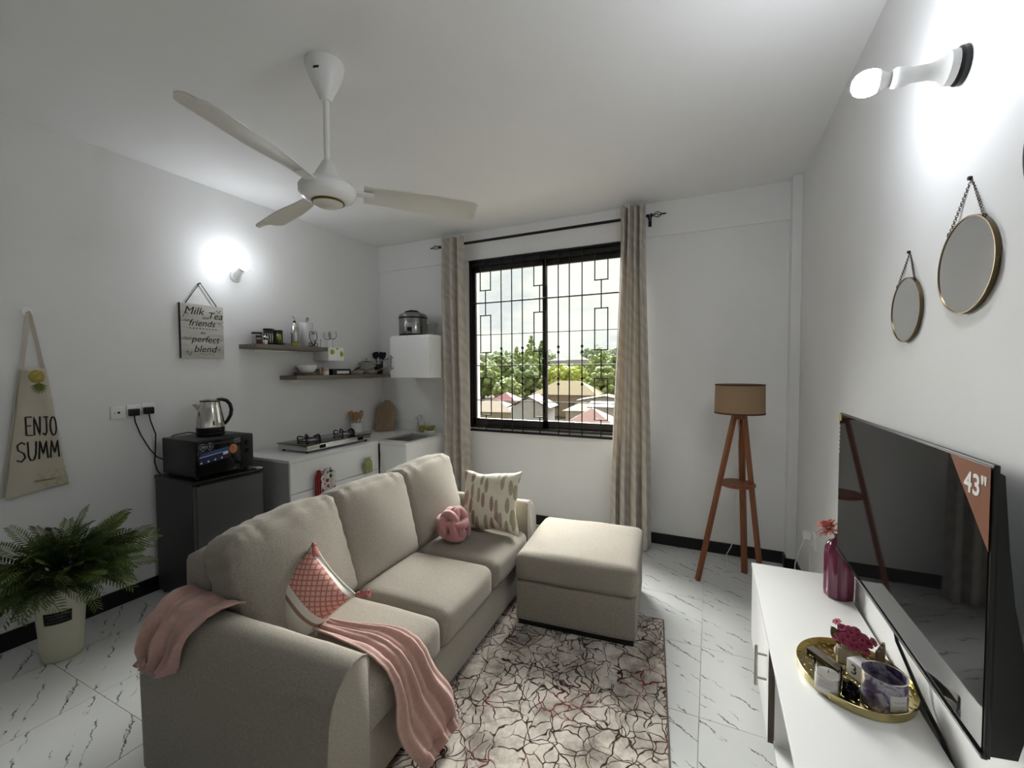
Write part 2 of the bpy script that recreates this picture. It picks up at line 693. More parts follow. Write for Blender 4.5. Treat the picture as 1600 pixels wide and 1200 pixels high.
def curtain_material():
    m = mat('curtain_satin', (.50, .455, .39), .55, sheen=.4)
    t = m.node_tree
    N, L = t.nodes, t.links
    b = N['Principled BSDF']
    tcn = N.new('ShaderNodeTexCoord')
    mp_ = N.new('ShaderNodeMapping')
    mp_.inputs['Rotation'].default_value = (0, radians(35), 0)
    L.new(tcn.outputs['Object'], mp_.inputs['Vector'])
    wv = N.new('ShaderNodeTexWave')
    wv.inputs['Scale'].default_value = 4.5
    wv.inputs['Distortion'].default_value = 9
    wv.inputs['Detail'].default_value = 1.5
    wv.inputs['Detail Scale'].default_value = .8
    L.new(mp_.outputs['Vector'], wv.inputs['Vector'])
    rp_ = N.new('ShaderNodeValToRGB')
    rp_.color_ramp.elements[0].color = (.52, .475, .415, 1)
    rp_.color_ramp.elements[1].color = (.63, .585, .525, 1)
    L.new(wv.outputs['Fac'], rp_.inputs['Fac'])
    L.new(rp_.outputs['Color'], b.inputs['Base Color'])
    tl = N.new('ShaderNodeBsdfTranslucent')
    tl.inputs['Color'].default_value = (.55, .48, .38, 1)
    mx = N.new('ShaderNodeMixShader')
    mx.inputs['Fac'].default_value = .22
    o = N['Material Output']
    L.new(b.outputs['BSDF'], mx.inputs[1])
    L.new(tl.outputs['BSDF'], mx.inputs[2])
    L.new(mx.outputs['Shader'], o.inputs['Surface'])


curtain_material()


def curtain(name, label, xa, xb, ba, bb, ztop, pleats, seed, flare):
    t = thing(name, label, 'curtain', ((xa + xb) / 2, RY, .005))

    def fn(u, v):
        s = v
        z = ztop - (ztop - .012) * s
        a = xa + (ba - xa) * smoothstep(.05, .9, s)
        b = xb + (bb - xb) * smoothstep(.05, .9, s)
        w = u + .018 * sin(5 * u + seed + 2.4 * s)
        amp = (.030 + .012 * s) * (1 + .35 * sin(3.1 * u * pleats + seed))
        x = a + (b - a) * u + .010 * sin(2 * pi * pleats * w * 2 + 1) * (.3 + s)
        y = RY - .052 + amp * cos(2 * pi * pleats * w) + .012 * noise.noise(Vector((u * 5, s * 4, seed)))
        if flare:
            y -= flare * s * (1 - abs(2 * u - 1)) * .5
        return (x, y, z)

    o = obj('cloth', MB().grid(fn, 120, 60), 'curtain_satin', t, smooth=180, world=True)
    solidify(o, .002)
    return t


curtain('curtain', 'beige satin curtain hanging left of the window by the kitchen', -2.462, -2.205, -2.455, -2.15, 2.812, 3, 1.3, .02)
curtain('curtain', 'beige satin curtain hanging right of the window to the floor', -.685, -.488, -.765, -.43, 2.832, 4, 4.1, .03)

# ================================================================== CEILING FAN
fan = thing('ceiling_fan', 'white three-blade ceiling fan on a down rod', 'ceiling fan', (-1.59, 1.43, 2.22))
FC = Vector((-1.59, 1.43, 0))
o = obj('canopy', MB().lathe([(.002, CE), (.083, CE), (.086, CE - .012), (.078, CE - .04), (.050, CE - .105), (.028, CE - .150), (.024, CE - .165), (.0, CE - .165)], FC, 32), 'white_gloss', fan, world=True)
mb = MB()
for k in range(9):
    a = radians(-83 + k * 2.2)
    rr = .0735
    mb.tube([FC + Vector((rr * cos(a), rr * sin(a), CE - .058 + (.004 if k % 2 else -.004))), FC + Vector((rr * cos(a + .02), rr * sin(a + .02), CE - .058 - (.004 if k % 2 else -.004)))], .0022, 5)
obj('maker_mark', mb, 'ink', o, world=True)
obj('down_rod', MB().cyl(FC + Vector((0, 0, 2.40)), FC + Vector((0, 0, CE - .15)), .0135, n=16), 'white_gloss', fan, world=True)
obj('rod_cover', MB().lathe([(.016, 2.455), (.020, 2.45), (.045, 2.405), (.062, 2.375), (.066, 2.35), (0, 2.35)], FC, 28), 'white_gloss', fan, world=True)
obj('motor', MB().lathe([(.0, 2.356), (.075, 2.356), (.108, 2.348), (.124, 2.328), (.124, 2.305), (.112, 2.286), (.085, 2.270), (.078, 2.268), (0, 2.268)], FC, 40), 'white_gloss', fan, world=True)
mat('brass_ring', '#7a6a35', .3, metal=1)
obj('ring', MB().lathe([(.070, 2.269), (.0725, 2.262), (.068, 2.259), (.064, 2.262)], FC, 36), 'brass_ring', fan, world=True)
obj('cap', MB().lathe([(.064, 2.270), (.064, 2.258), (.050, 2.248), (0, 2.244)], FC, 32), 'cream_enamel', fan, world=True)
for k, ang in enumerate((-75, 45, 165)):
    A = Matrix.Translation(FC + Vector((0, 0, 2.322))) @ Matrix.Rotation(radians(ang), 4, 'Z')

    def bl(u, v, top=True):
        s = u
        w = .052 + .022 * smoothstep(0, .5, s)
        if s > .90:
            w *= .55 + .45 * sqrt(max(0, 1 - ((s - .90) / .10) ** 2))
        t = (v - .5) * 2
        x = .155 + .545 * s
        return Vector((x, t * w, .018 * t * -1 + .010 * (1 - t * t) - .012 * s))

    mb = MB()
    nu, nv = 24, 6
    P = [[bl(i / nu, j / nv) for j in range(nv + 1)] for i in range(nu + 1)]
    vs = [p for row in P for p in row]
    n1 = len(vs)
    vs += [p - Vector((0, 0, .004)) for p in vs]
    fs = []
    w_ = nv + 1
    for i in range(nu):
        for j in range(nv):
            a = i * w_ + j
            fs.append((a, a + 1, a + w_ + 1, a + w_))
            fs.append((n1 + a, n1 + a + w_, n1 + a + w_ + 1, n1 + a + 1))
    for i in range(nu):
        for j in (0, nv):
            a = i * w_ + j
            fs.append((a, a + w_, n1 + a + w_, n1 + a))
    for j in range(nv):
        for i in (0, nu):
            a = i * w_ + j
            fs.append((a, a + 1, n1 + a + 1, n1 + a))
    mb.raw(vs, fs, A)
    b = obj('blade', mb, 'cream_enamel', fan, world=True)
    obj('blade_arm', MB().box(.095, -.026, -.006, .20, .026, .001, .003, mtx=A), 'white_gloss', b, world=True)

# ================================================================== WALL LAMPS
mat('bulb_glow_a', (1, 1, 1), .4, emit=(.90, .94, 1.0), estr=BULB * .54)
mat('bulb_glow_b', (1, 1, 1), .4, emit=(.90, .94, 1.0), estr=BULB * 1.12)
mat('bulb_body', (.78, .78, .78), .4)


def revolve(mb, prof, o, d, n=24):
    d = Vector(d).normalized()
    e = d.orthogonal().normalized()
    g = d.cross(e)
    m = Matrix.Identity(4)
    for i in range(3):
        m[i][0], m[i][1], m[i][2] = e[i], g[i], d[i]
    return mb.lathe(prof, o, n, mtx=m)


for (label, base, wn, d, s) in (
        ('lit white bulb in a batten holder on the left wall above the wooden shelves', (XL, 2.150, 2.245), (1, 0, 0), (.93, -.20, .34), 1.0),
        ('lit white bulb in an angled holder high on the right wall above the mirrors', (XR, 1.525, 2.285), (-1, 0, 0), (-1, .02, .06), 1.05)):
    base = Vector(base)
    wn = Vector(wn)
    d = Vector(d).normalized()
    t = thing('wall_lamp', label, 'wall lamp', base)
    obj('back_plate', revolve(MB(), [(.044 * s, 0), (.044 * s, .012), (.036 * s, .022), (0, .022)], base, wn), 'black_plastic' if s > 1 else 'white_plastic', t, world=True)
    h0 = base + wn * .018
    if s > 1:
        obj('rose', revolve(MB(), [(.042, 0), (.040, .016), (.026, .030), (.020, .05), (.019, .085), (.023, .095), (.026, .12), (.022, .13), (0, .13)], h0, d), 'white_plastic', t, world=True)
        k = .118
    else:
        obj('rose', revolve(MB(), [(.032, -.01), (.030, .012), (.021, .028), (.021, .115), (.0, .115)], h0, d), 'white_plastic', t, world=True)
        k = .110
    c0 = h0 + d * k
    obj('bulb_base', revolve(MB(), [(.014, 0), (.0155, .012), (.022, .027), (.0285, .040), (0, .040)], c0, d), 'bulb_body', t, world=True)
    obj('bulb_globe', revolve(MB(), [(.0285, .040), (.0325, .052), (.0335, .064), (.031, .078), (.024, .090), (.012, .097), (0, .099)], c0, d), 'bulb_glow_b' if s > 1 else 'bulb_glow_a', t, world=True)

# ================================================================== RUG
def rug_material():
    m = bpy.data.materials.new('rug_pile')
    m.use_nodes = True
    t = m.node_tree
    N, L = t.nodes, t.links
    b = N['Principled BSDF']
    b.inputs['Roughness'].default_value = .95
    b.inputs['Specular IOR Level'].default_value = .1
    tcn = N.new('ShaderNodeTexCoord')
    wn = N.new('ShaderNodeTexNoise')
    wn.inputs['Scale'].default_value = 5
    wn.inputs['Detail'].default_value = 3
    L.new(tcn.outputs['Object'], wn.inputs['Vector'])
    vm = N.new('ShaderNodeVectorMath')
    vm.operation = 'MULTIPLY_ADD'
    L.new(wn.outputs['Color'], vm.inputs[0])
    vm.inputs[1].default_value = (.22, .22, 0)
    L.new(tcn.outputs['Object'], vm.inputs[2])

    def crack(scale, w, seed, rnd=1.):
        mp_ = N.new('ShaderNodeMapping')
        mp_.inputs['Location'].default_value = (seed, seed * 1.7, 0)
        mp_.inputs['Scale'].default_value = (1, .8, 1)
        L.new(vm.outputs['Vector'], mp_.inputs['Vector'])
        v = N.new('ShaderNodeTexVoronoi')
        v.voronoi_dimensions = '2D'
        v.feature = 'DISTANCE_TO_EDGE'
        v.inputs['Scale'].default_value = scale
        v.inputs['Randomness'].default_value = rnd
        L.new(mp_.outputs['Vector'], v.inputs['Vector'])
        mr = N.new('ShaderNodeMapRange')
        mr.inputs['From Min'].default_value = w
        mr.inputs['From Max'].default_value = w * 1.9
        mr.inputs['To Min'].default_value = 1
        mr.inputs['To Max'].default_value = 0
        L.new(v.outputs['Distance'], mr.inputs['Value'])
        return mr.outputs['Result']

    def mth(op, a, c):
        n = N.new('ShaderNodeMath')
        n.operation = op
        for i, x in enumerate((a, c)):
            if isinstance(x, (int, float)):
                n.inputs[i].default_value = x
            else:
                L.new(x, n.inputs[i])
        return n.outputs[0]

    def nmask(scale, lo, hi, seed):
        mp_ = N.new('ShaderNodeMapping')
        mp_.inputs['Location'].default_value = (seed, seed, seed)
        L.new(tcn.outputs['Object'], mp_.inputs['Vector'])
        n = N.new('ShaderNodeTexNoise')
        n.inputs['Scale'].default_value = scale
        n.inputs['Detail'].default_value = 4
        L.new(mp_.outputs['Vector'], n.inputs['Vector'])
        mr = N.new('ShaderNodeMapRange')
        mr.inputs['From Min'].default_value = lo
        mr.inputs['From Max'].default_value = hi
        L.new(n.outputs['Fac'], mr.inputs['Value'])
        return mr.outputs['Result']

    c1 = crack(9.5, .017, 0.)
    c2 = mth('MULTIPLY', crack(15.0, .022, 3.3), nmask(3.2, .41, .47, 2.))
    c3 = mth('MULTIPLY', crack(12.0, .020, 8.1), nmask(2.6, .43, .49, 9.))
    cr = mth('MAXIMUM', mth('MAXIMUM', c1, c2), c3)
    brk = nmask(22., .30, .42, 4.)
    cr = mth('MULTIPLY', cr, brk)

    base = N.new('ShaderNodeValToRGB')
    base.color_ramp.elements[0].position = .38
    base.color_ramp.elements[0].color = (.27, .235, .20, 1)
    base.color_ramp.elements[1].position = .56
    base.color_ramp.elements[1].color = (.68, .62, .55, 1)
    nb = N.new('ShaderNodeTexNoise')
    nb.inputs['Scale'].default_value = 4.2
    nb.inputs['Detail'].default_value = 8
    nb.inputs['Roughness'].default_value = .7
    L.new(tcn.outputs['Object'], nb.inputs['Vector'])
    L.new(nb.outputs['Fac'], base.inputs['Fac'])
    dark = N.new('ShaderNodeMix')
    dark.data_type = 'RGBA'
    L.new(nmask(3.4, .55, .66, 13.), dark.inputs['Factor'])
    dark.inputs[6].default_value = (.052, .026, .022, 1)
    dark.inputs[7].default_value = (.20, .022, .035, 1)
    mx = N.new('ShaderNodeMix')
    mx.data_type = 'RGBA'
    L.new(cr, mx.inputs['Factor'])
    L.new(base.outputs['Color'], mx.inputs[6])
    L.new(dark.outputs[2], mx.inputs[7])
    L.new(mx.outputs[2], b.inputs['Base Color'])
    bp = N.new('ShaderNodeBump')
    bp.inputs['Strength'].default_value = .5
    bp.inputs['Distance'].default_value = .004
    n3 = N.new('ShaderNodeTexNoise')
    n3.inputs['Scale'].default_value = 260
    L.new(tcn.outputs['Object'], n3.inputs['Vector'])
    h = mth('ADD', mth('MULTIPLY', cr, -1.2), n3.outputs['Fac'])
    L.new(h, bp.inputs['Height'])
    L.new(bp.outputs['Normal'], b.inputs['Normal'])
    MATS['rug_pile'] = m


rug_material()
mat('rug_edge', '#6d6357', .95, var=.2, vscale=90)
# right edge runs (-.237,2.612) -> (-.10,1.45); rug turned a little clockwise in the room
RA = radians(6.7)
rug = thing('area_rug', 'beige rug with dark crackle lines and red flecks under the ottoman', 'rug', (-.237, 2.612, .0), RA)
obj('pile', MB().box(-1.02, -2.2, .001, 0, 0, .011, .003), 'rug_pile', rug)
mb = MB()
mb.tube([(-1.02, 0, .006), (0, 0, .006)], .0055, 6).tube([(0, 0, .006), (0, -2.2, .006)], .0055, 6)
obj('binding', mb, 'rug_edge', rug)

# ================================================================== SOFA
sofa = thing('sofa', 'grey beige three-seat fabric sofa with loose back cushions', 'sofa', (-1.03, 1.5, 0), radians(2.5))


def soft(name, x0, y0, z0, x1, y1, z1, r, puff, n=14, wob=.004, seed=1, parent=sofa, m='sofa_fabric', mtx=None, wsc=6, crease=None):
    c = Matrix.Translation(((x0 + x1) / 2, (y0 + y1) / 2, (z0 + z1) / 2))
    if mtx:
        c = c @ mtx
    mb = MB().rbox((x1 - x0) / 2, (y1 - y0) / 2, (z1 - z0) / 2, r, n, puff, wob, wsc, seed, c, crease)
    return obj(name, mb, m, parent, smooth=60)


obj('base', MB().box(-.90, -.52, .05, -.035, 1.12, .255, .018, 3), 'sofa_fabric', sofa)
def armrest(side, yi, x0, x1):
    """upholstered arm: flat front panel with piping, broad roll towards the outside"""
    P = [(.0, .04), (.0, .30), (.0, .575), (-.008, .596), (-.030, .606), (-.065, .604), (-.100, .590), (-.130, .563), (-.152, .525), (-.165, .475), (-.172, .38), (-.172, .20), (-.168, .04)]
    P = [(yi + side * -1 * p[0], p[1]) for p in P]
    cy, cz = sum(p[0] for p in P) / len(P), .32
    vs, fs = [], []
    xs = [(x0, .90), (x0 + .012, .97), (x0 + .035, 1)] + [(x0 + .035 + (x1 - x0 - .045) * i / 12, 1) for i in range(1, 13)] + [(x1 - .003, .995), (x1, .985)]
    for (x, k) in xs:
        for (y, z) in P:
            n_ = .004 * noise.noise(Vector((x * 5, y * 6, z * 5 + side)))
            vs.append((x, cy + (y - cy) * k + n_, cz + (z - cz) * k + n_ if z > .1 else z))
    m_ = len(P)
    for a_ in range(len(xs) - 1):
        for b_ in range(m_):
            fs.append((a_ * m_ + b_, a_ * m_ + (b_ + 1) % m_, (a_ + 1) * m_ + (b_ + 1) % m_, (a_ + 1) * m_ + b_))
    fs += [tuple(reversed(range(m_))), tuple(range((len(xs) - 1) * m_, len(xs) * m_))]
    a_ = obj('armrest', MB().raw(vs, fs), 'sofa_fabric', sofa, smooth=50)
    obj('piping', MB().tube([(x1 - .002, y, z) for y, z in P], .0032, 6), 'sofa_fabric', a_)


armrest(-1, -.497, -.895, .030)
armrest(1, 1.092, -.895, -.020)
soft('back_frame', -.925, -.49, .05, -.76, 1.09, .765, .035, (0, 0, .01), wob=.003, seed=4, n=16)
ys = [-.492, .022, .545, 1.085]


def topwrinkle(sd):
    def f(a, b, c):
        k = smoothstep(.62, .97, c) * (1 - abs(b) ** 8)
        g = .5 + .5 * noise.noise(Vector((b * 3 + sd * 5, 0, sd)))
        w = (.0085 * sin(b * 30 + 4 * noise.noise(Vector((b * 4, sd, 0))) + a * 1.5) + .006 * noise.noise(Vector((b * 14, a * 3, sd)))) * g
        side = smoothstep(.8, 1, abs(b)) * .004 * sin(c * 20 + sd)
        return Vector((k * w * .9, side, k * w * .8 - .016 * max(0, c) * (b * b) ** 2 * (1 if abs(b) < .97 else .6)))
    return f


for k in range(3):
    sc = soft('seat_cushion', -.72, ys[k] + .004, .252, -.012, ys[k + 1] - .004, .425, .048, (.008, 0, .022), wob=.003, seed=10 + k, n=16)
    # piping seam under the front roll of the cushion
    tilt = Matrix.Rotation(radians(-15), 4, 'Y')
    w2 = (ys[k + 1] - ys[k]) / 2 + .012
    c = Matrix.Translation((-.650, (ys[k] + ys[k + 1]) / 2 + (.008 if k == 0 else 0), (.632, .640, .645)[k])) @ tilt @ Matrix.Rotation(radians((4.5, -1, 1)[k]), 4, 'X')
    mb = MB().rbox(.100, w2, .245, .042, 26, (.048, .004, .016), .004, 5, 20 + k, c, topwrinkle(k + 1.))
    bc = obj('back_cushion', mb, 'sofa_fabric', sofa, smooth=60)
for (x, y) in ((-.06, -.58), (-.86, -.58), (-.06, 1.18), (-.86, 1.18)):
    obj('foot', MB().lathe([(.018, 0), (.026, .05), (0, .05)], (x, y, 0), 12), 'black_plastic', sofa)

# ================================================================== OTTOMAN
ott = thing('ottoman', 'square grey beige fabric ottoman in front of the sofa end', 'ottoman', (-.708, 2.575, .012), radians(5.2))
soft('body', -.338, -.338, .028, .338, .338, .262, .018, (0, 0, 0), parent=ott, wob=.002, seed=31)
soft('seat_cushion', -.343, -.343, .258, .343, .343, .418, .04, (.004, .004, .018), parent=ott, wob=.004, seed=32, n=16)
obj('recessed_base', MB().box(-.325, -.325, 0, .325, .325, .030, .003), 'black_plastic', ott)  # black block added for the shadowed gap and hidden feet under the body

# ================================================================== CUSHIONS ON THE SOFA
def pattern_mat(name, build):
    m = bpy.data.materials.new(name)
    m.use_nodes = True
    build(m.node_tree, m.node_tree.nodes, m.node_tree.links, m.node_tree.nodes['Principled BSDF'])
    MATS[name] = m
    return m


def node_math(N, L):
    def mth(op, a, c=None):
        n = N.new('ShaderNodeMath')
        n.operation = op
        for i, x in enumerate((a, c)):
            if x is None:
                continue
            if isinstance(x, (int, float)):
                n.inputs[i].default_value = x
            else:
                L.new(x, n.inputs[i])
        return n.outputs[0]
    return mth


def mixc(N, L, fac, a, b):
    mx = N.new('ShaderNodeMix')
    mx.data_type = 'RGBA'
    L.new(fac, mx.inputs['Factor'])
    for i, c in ((6, a), (7, b)):
        if isinstance(c, tuple):
            mx.inputs[i].default_value = (*c, 1)
        else:
            L.new(c, mx.inputs[i])
    return mx.outputs[2]


mat('white_cotton', (.70, .67, .60), .9, bump=.15, bscale=200)
mat('pink_yarn', (.46, .17, .15), .9, var=.2, vscale=120)


def lattice(t, N, L, b):
    mth = node_math(N, L)
    b.inputs['Roughness'].default_value = .9
    tcn = N.new('ShaderNodeTexCoord')
    sep = N.new('ShaderNodeSeparateXYZ')
    L.new(tcn.outputs['Object'], sep.inputs['Vector'])
    y, x = sep.outputs['X'], sep.outputs['Y']
    # woven band in the middle of the cushion with a diamond lattice
    band = mth('LESS_THAN', mth('ABSOLUTE', mth('SUBTRACT', y, .062)), .058)

    def diag(sg):
        d = mth('FRACT', mth('DIVIDE', mth('ADD', x, mth('MULTIPLY', y, sg)), .028))
        return mth('LESS_THAN', mth('ABSOLUTE', mth('SUBTRACT', d, .5)), .13)
    lat = mth('MAXIMUM', diag(1.1), diag(-1.1))
    col = mixc(N, L, lat, (.62, .36, .30), (.42, .14, .12))
    stripe = mth('LESS_THAN', mth('ABSOLUTE', mth('ADD', y, .030)), .007)
    base = mixc(N, L, stripe, (.70, .67, .60), (.30, .19, .15))
    L.new(mixc(N, L, band, base, col), b.inputs['Base Color'])


pattern_mat('lattice_weave', lattice)
# square scatter cushion standing on one corner against the near armrest
Tc, Bc, Lc, Rc = Vector((-1.545, 1.25, .765)), Vector((-1.475, 1.165, .435)), Vector((-1.66, 1.135, .55)), Vector((-1.335, 1.275, .53))
ctr = (Tc + Bc + Lc + Rc) / 4
ex = ((Tc - Lc) + (Rc - Bc)).normalized()
ey = ((Tc - Rc) + (Lc - Bc)).normalized()
mm = frame(ctr, ex, ey)
cu = thing('scatter_cushion', 'white scatter cushion with pink diamond lattice and corner tassels', 'cushion', ctr)
S = .285
o = obj('cover', MB().pillow(S, S, .165, 22, wob=.006, seed=5, pin=.10), 'lattice_weave', cu, smooth=80)
o.matrix_local = Matrix.Translation(-ctr) @ mm
edge = []
for i in range(60):
    a = i / 60 * 4
    k, f = int(a), a - int(a)
    u, v = [(-1 + 2 * f, -1), (1, -1 + 2 * f), (1 - 2 * f, 1), (-1, 1 - 2 * f)][k]
    edge.append((u * S / 2 * (1 - .10 * (1 - v * v) * abs(u)), v * S / 2 * (1 - .10 * (1 - u * u) * abs(v)), 0))
p = obj('piping', MB().tube(edge, .004, 6, closed=True), 'white_cotton', cu)
p.matrix_local = Matrix.Translation(-ctr) @ mm
for (u, v, dr) in ((1, 1, (.35, -.2, -.5)), (-1, 1, (.1, -.25, -1)), (1, -1, (.9, .25, .15)), (-1, -1, (.6, -.2, -.6))):
    c0 = mm @ Vector((u * S / 2, v * S / 2, 0)) - ctr
    d = Vector(dr).normalized()
    mb = MB().tube([c0, c0 + d * .012, c0 + d * .022], [.006, .011, .007], 10)
    rnd = random.Random(int(u * 3 + v * 7 + 20))
    for q in range(16):
        a = 2 * pi * q / 16
        e = d.orthogonal().normalized()
        g = d.cross(e)
        off = (e * cos(a) + g * sin(a))
        mb.tube([c0 + d * .02 + off * .005, c0 + d * .038 + off * .011, c0 + d * (.060 + rnd.uniform(-.006, .006)) + off * rnd.uniform(.010, .016)], [.0035, .0035, .003], 5)
    obj('tassel', mb, 'pink_yarn', cu)


def leaves(t, N, L, b):
    mth = node_math(N, L)
    b.inputs['Roughness'].default_value = .85
    tcn = N.new('ShaderNodeTexCoord')
    v = N.new('ShaderNodeTexVoronoi')
    v.voronoi_dimensions = '2D'
    v.inputs['Scale'].default_value = 12
    mp_ = N.new('ShaderNodeMapping')
    mp_.inputs['Scale'].default_value = (2.3, .62, 1)
    mp_.inputs['Rotation'].default_value = (0, 0, .7)
    L.new(tcn.outputs['Object'], mp_.inputs['Vector'])
    L.new(mp_.outputs['Vector'], v.inputs['Vector'])
    f = mth('LESS_THAN', v.outputs['Distance'], .36)
    sep = N.new('ShaderNodeSeparateColor')
    L.new(v.outputs['Color'], sep.inputs['Color'])
    pick = mth('GREATER_THAN', sep.outputs['Red'], .35)
    leaf = mixc(N, L, mth('GREATER_THAN', sep.outputs['Green'], .55), (.36, .32, .22), (.34, .22, .19))
    L.new(mixc(N, L, mth('MULTIPLY', f, pick), (.68, .65, .53), leaf), b.inputs['Base Color'])


pattern_mat('leaf_print', leaves)
pc = Vector((-1.30, 2.44, .632))
m2 = frame(pc, (1, .10, .03), (.0, .26, 1))
cu = thing('scatter_cushion', 'cream cushion with leaf print leaning on the far armrest', 'cushion', pc)
o = obj('cover', MB().pillow(.42, .40, .15, 26, wob=.014, seed=9, pin=.13), 'leaf_print', cu, smooth=80)
o.matrix_local = Matrix.Translation(-pc) @ m2

# knotted ball cushion: fat woven ropes round a core
kb = Vector((-1.430, 2.205, .432))
kn = thing('knot_cushion', 'pink velvet knot ball cushion on the sofa seat', 'cushion', kb)
mat('pink_velvet', (.46, .20, .20), .75, sheen=.6, var=.1, vscale=15)
ctr = Vector((0, 0, .105))
for k, (ax, off) in enumerate((((1, .15, .1), .034), ((1, .15, .1), -.034), ((.1, 1, .2), .034), ((.1, 1, .2), -.034), ((.1, -.2, 1), .036), ((.1, -.2, 1), -.036))):
    d = Vector(ax).normalized()
    e = d.orthogonal().normalized()
    g = d.cross(e)
    pts = []
    for i in range(36):
        a = 2 * pi * i / 36
        rr = .076 + .012 * sin(3 * a + k * 1.3)
        pts.append(ctr + d * off + (e * cos(a) + g * sin(a)) * rr)
    obj('rope', MB().tube(pts, .0255, 12, closed=True), 'pink_velvet', kn)
obj('core', MB().lathe([(0, -.08), (.05, -.065), (.08, 0), (.05, .065), (0, .08)], ctr, 16), 'pink_velvet', kn)

# ================================================================== THROWS
mat('pink_knit', (.47, .29, .25), .95, var=.08, vscale=60, bump=.25, bscale=220, sheen=.3)


def throw_front():
    # path over the seat, round its front edge and down to the rug
    path = [(-1.42, .452), (-1.30, .452), (-1.18, .455), (-1.09, .452), (-1.035, .435), (-1.008, .395), (-1.000, .33), (-.995, .25), (-.985, .17), (-.975, .10), (-.962, .055), (-.93, .03)]
    acc = [0]
    for a, b in zip(path, path[1:]):
        acc.append(acc[-1] + hypot(b[0] - a[0], b[1] - a[1]))

    def at(s):
        d = s * acc[-1]
        for i in range(len(path) - 1):
            if d <= acc[i + 1] + 1e-9:
                f = (d - acc[i]) / (acc[i + 1] - acc[i])
                return (path[i][0] + f * (path[i + 1][0] - path[i][0]), path[i][1] + f * (path[i + 1][1] - path[i][1])), (path[i + 1][0] - path[i][0], path[i + 1][1] - path[i][1])
        return path[-1], (path[-1][0] - path[-2][0], path[-1][1] - path[-2][1])

    def fn(u, v):
        (x, z), (tx, tz) = at(v)
        l = hypot(tx, tz)
        nx, nz_ = -tz / l, tx / l
        if nz_ < 0 and v < .5:
            nx, nz_ = -nx, -nz_
        # outline: left and right limits in y along the path
        s = v
        y0 = 1.16 - .035 * smoothstep(.1, .6, s) + .075 * smoothstep(.7, 1, s) + .012 * noise.noise(Vector((s * 6, 0, 2)))
        y1 = 1.26 + .06 * smoothstep(0, .4, s) + .13 * smoothstep(.45, .85, s) - .03 * smoothstep(.88, 1, s) + .015 * noise.noise(Vector((s * 5, 4, 2)))
        y = y0 + (y1 - y0) * u
        w = u + .10 * noise.noise(Vector((u * 2.2, s * 2.6, 1))) + .05 * sin(3.2 * s + 1)
        fold = .020 * (.5 + .5 * sin(2 * pi * 2.7 * w)) ** 1.3 + .010 * (.5 + .5 * sin(2 * pi * 5.9 * w + 4 * s)) + .008 * noise.noise(Vector((u * 5, s * 7, 3)))
        fold *= .55 + .85 * smoothstep(.2, .75, s)
        fold += .020 * smoothstep(.86, 1, s) * (.5 + .5 * sin(9 * u + 14 * s))
        if v >= .42:
            nx, nz_ = abs(nx), max(0, nz_)
        return (x + nx * (fold + .004), y, z + nz_ * (fold + .004))

    o = obj('throw_blanket', MB().grid(fn, 70, 90), 'pink_knit', smooth=180)
    solidify(o, .006)
    tag(rebase(o), 'pink throw blanket draped over the sofa seat and down to the rug', 'blanket')


throw_front()


def throw_arm():
    # cross-section over the armrest: inner side, top, outer side
    path = [(1.006, .585), (1.000, .612), (.965, .628), (.91, .630), (.868, .618), (.838, .585), (.826, .54), (.820, .48), (.812, .435), (.798, .415), (.786, .43), (.790, .46), (.805, .475)]
    acc = [0]
    for a, b in zip(path, path[1:]):
        acc.append(acc[-1] + hypot(b[0] - a[0], b[1] - a[1]))

    def at(s):
        d = s * acc[-1]
        for i in range(len(path) - 1):
            if d <= acc[i + 1] + 1e-9:
                f = (d - acc[i]) / (acc[i + 1] - acc[i])
                p = [path[i][k] + f * (path[i + 1][k] - path[i][k]) for k in (0, 1)]
                return p, (path[i + 1][0] - path[i][0], path[i + 1][1] - path[i][1])
        return path[-1], (path[-1][0] - path[-2][0], path[-1][1] - path[-2][1])

    def fn(u, v):
        ln = .86 + .14 * (.5 + .5 * sin(u * 6.0 + 1.2)) - .22 * smoothstep(.55, 1, u)
        (y, z), (ty, tz) = at(v * ln)
        l = hypot(ty, tz)
        ny, nz_ = tz / l, -ty / l
        s = v * ln
        x0 = -1.885 + .02 * s
        x1 = -1.57 - .06 * smoothstep(.15, .6, s) - .09 * smoothstep(.55, 1, s)
        w = u + .10 * noise.noise(Vector((u * 2.4, s * 3, 7)))
        x = x0 + (x1 - x0) * u + .012 * noise.noise(Vector((s * 5, u * 2, 1)))
        fold = .022 * (.5 + .5 * sin(2 * pi * 2.3 * w + 2.2 * s)) ** 1.2 + .012 * (.5 + .5 * sin(2 * pi * 5.1 * w - 3 * s)) + .012 * noise.noise(Vector((u * 5, s * 6, 5)))
        fold *= .45 + 1.1 * smoothstep(.30, .75, s)
        ny, nz_ = (ny, nz_) if (nz_ > 0 or s > .5) else (-ny, -nz_)
        return (x, y + min(0, ny if s > .45 else 0) * (fold + .004), z + max(nz_, 0) * (fold + .004))

    o = obj('throw_blanket', MB().grid(fn, 70, 60), 'pink_knit', smooth=180)
    solidify(o, .007)
    tag(rebase(o), 'pink throw blanket bunched over the back of the near armrest', 'blanket')


throw_arm()

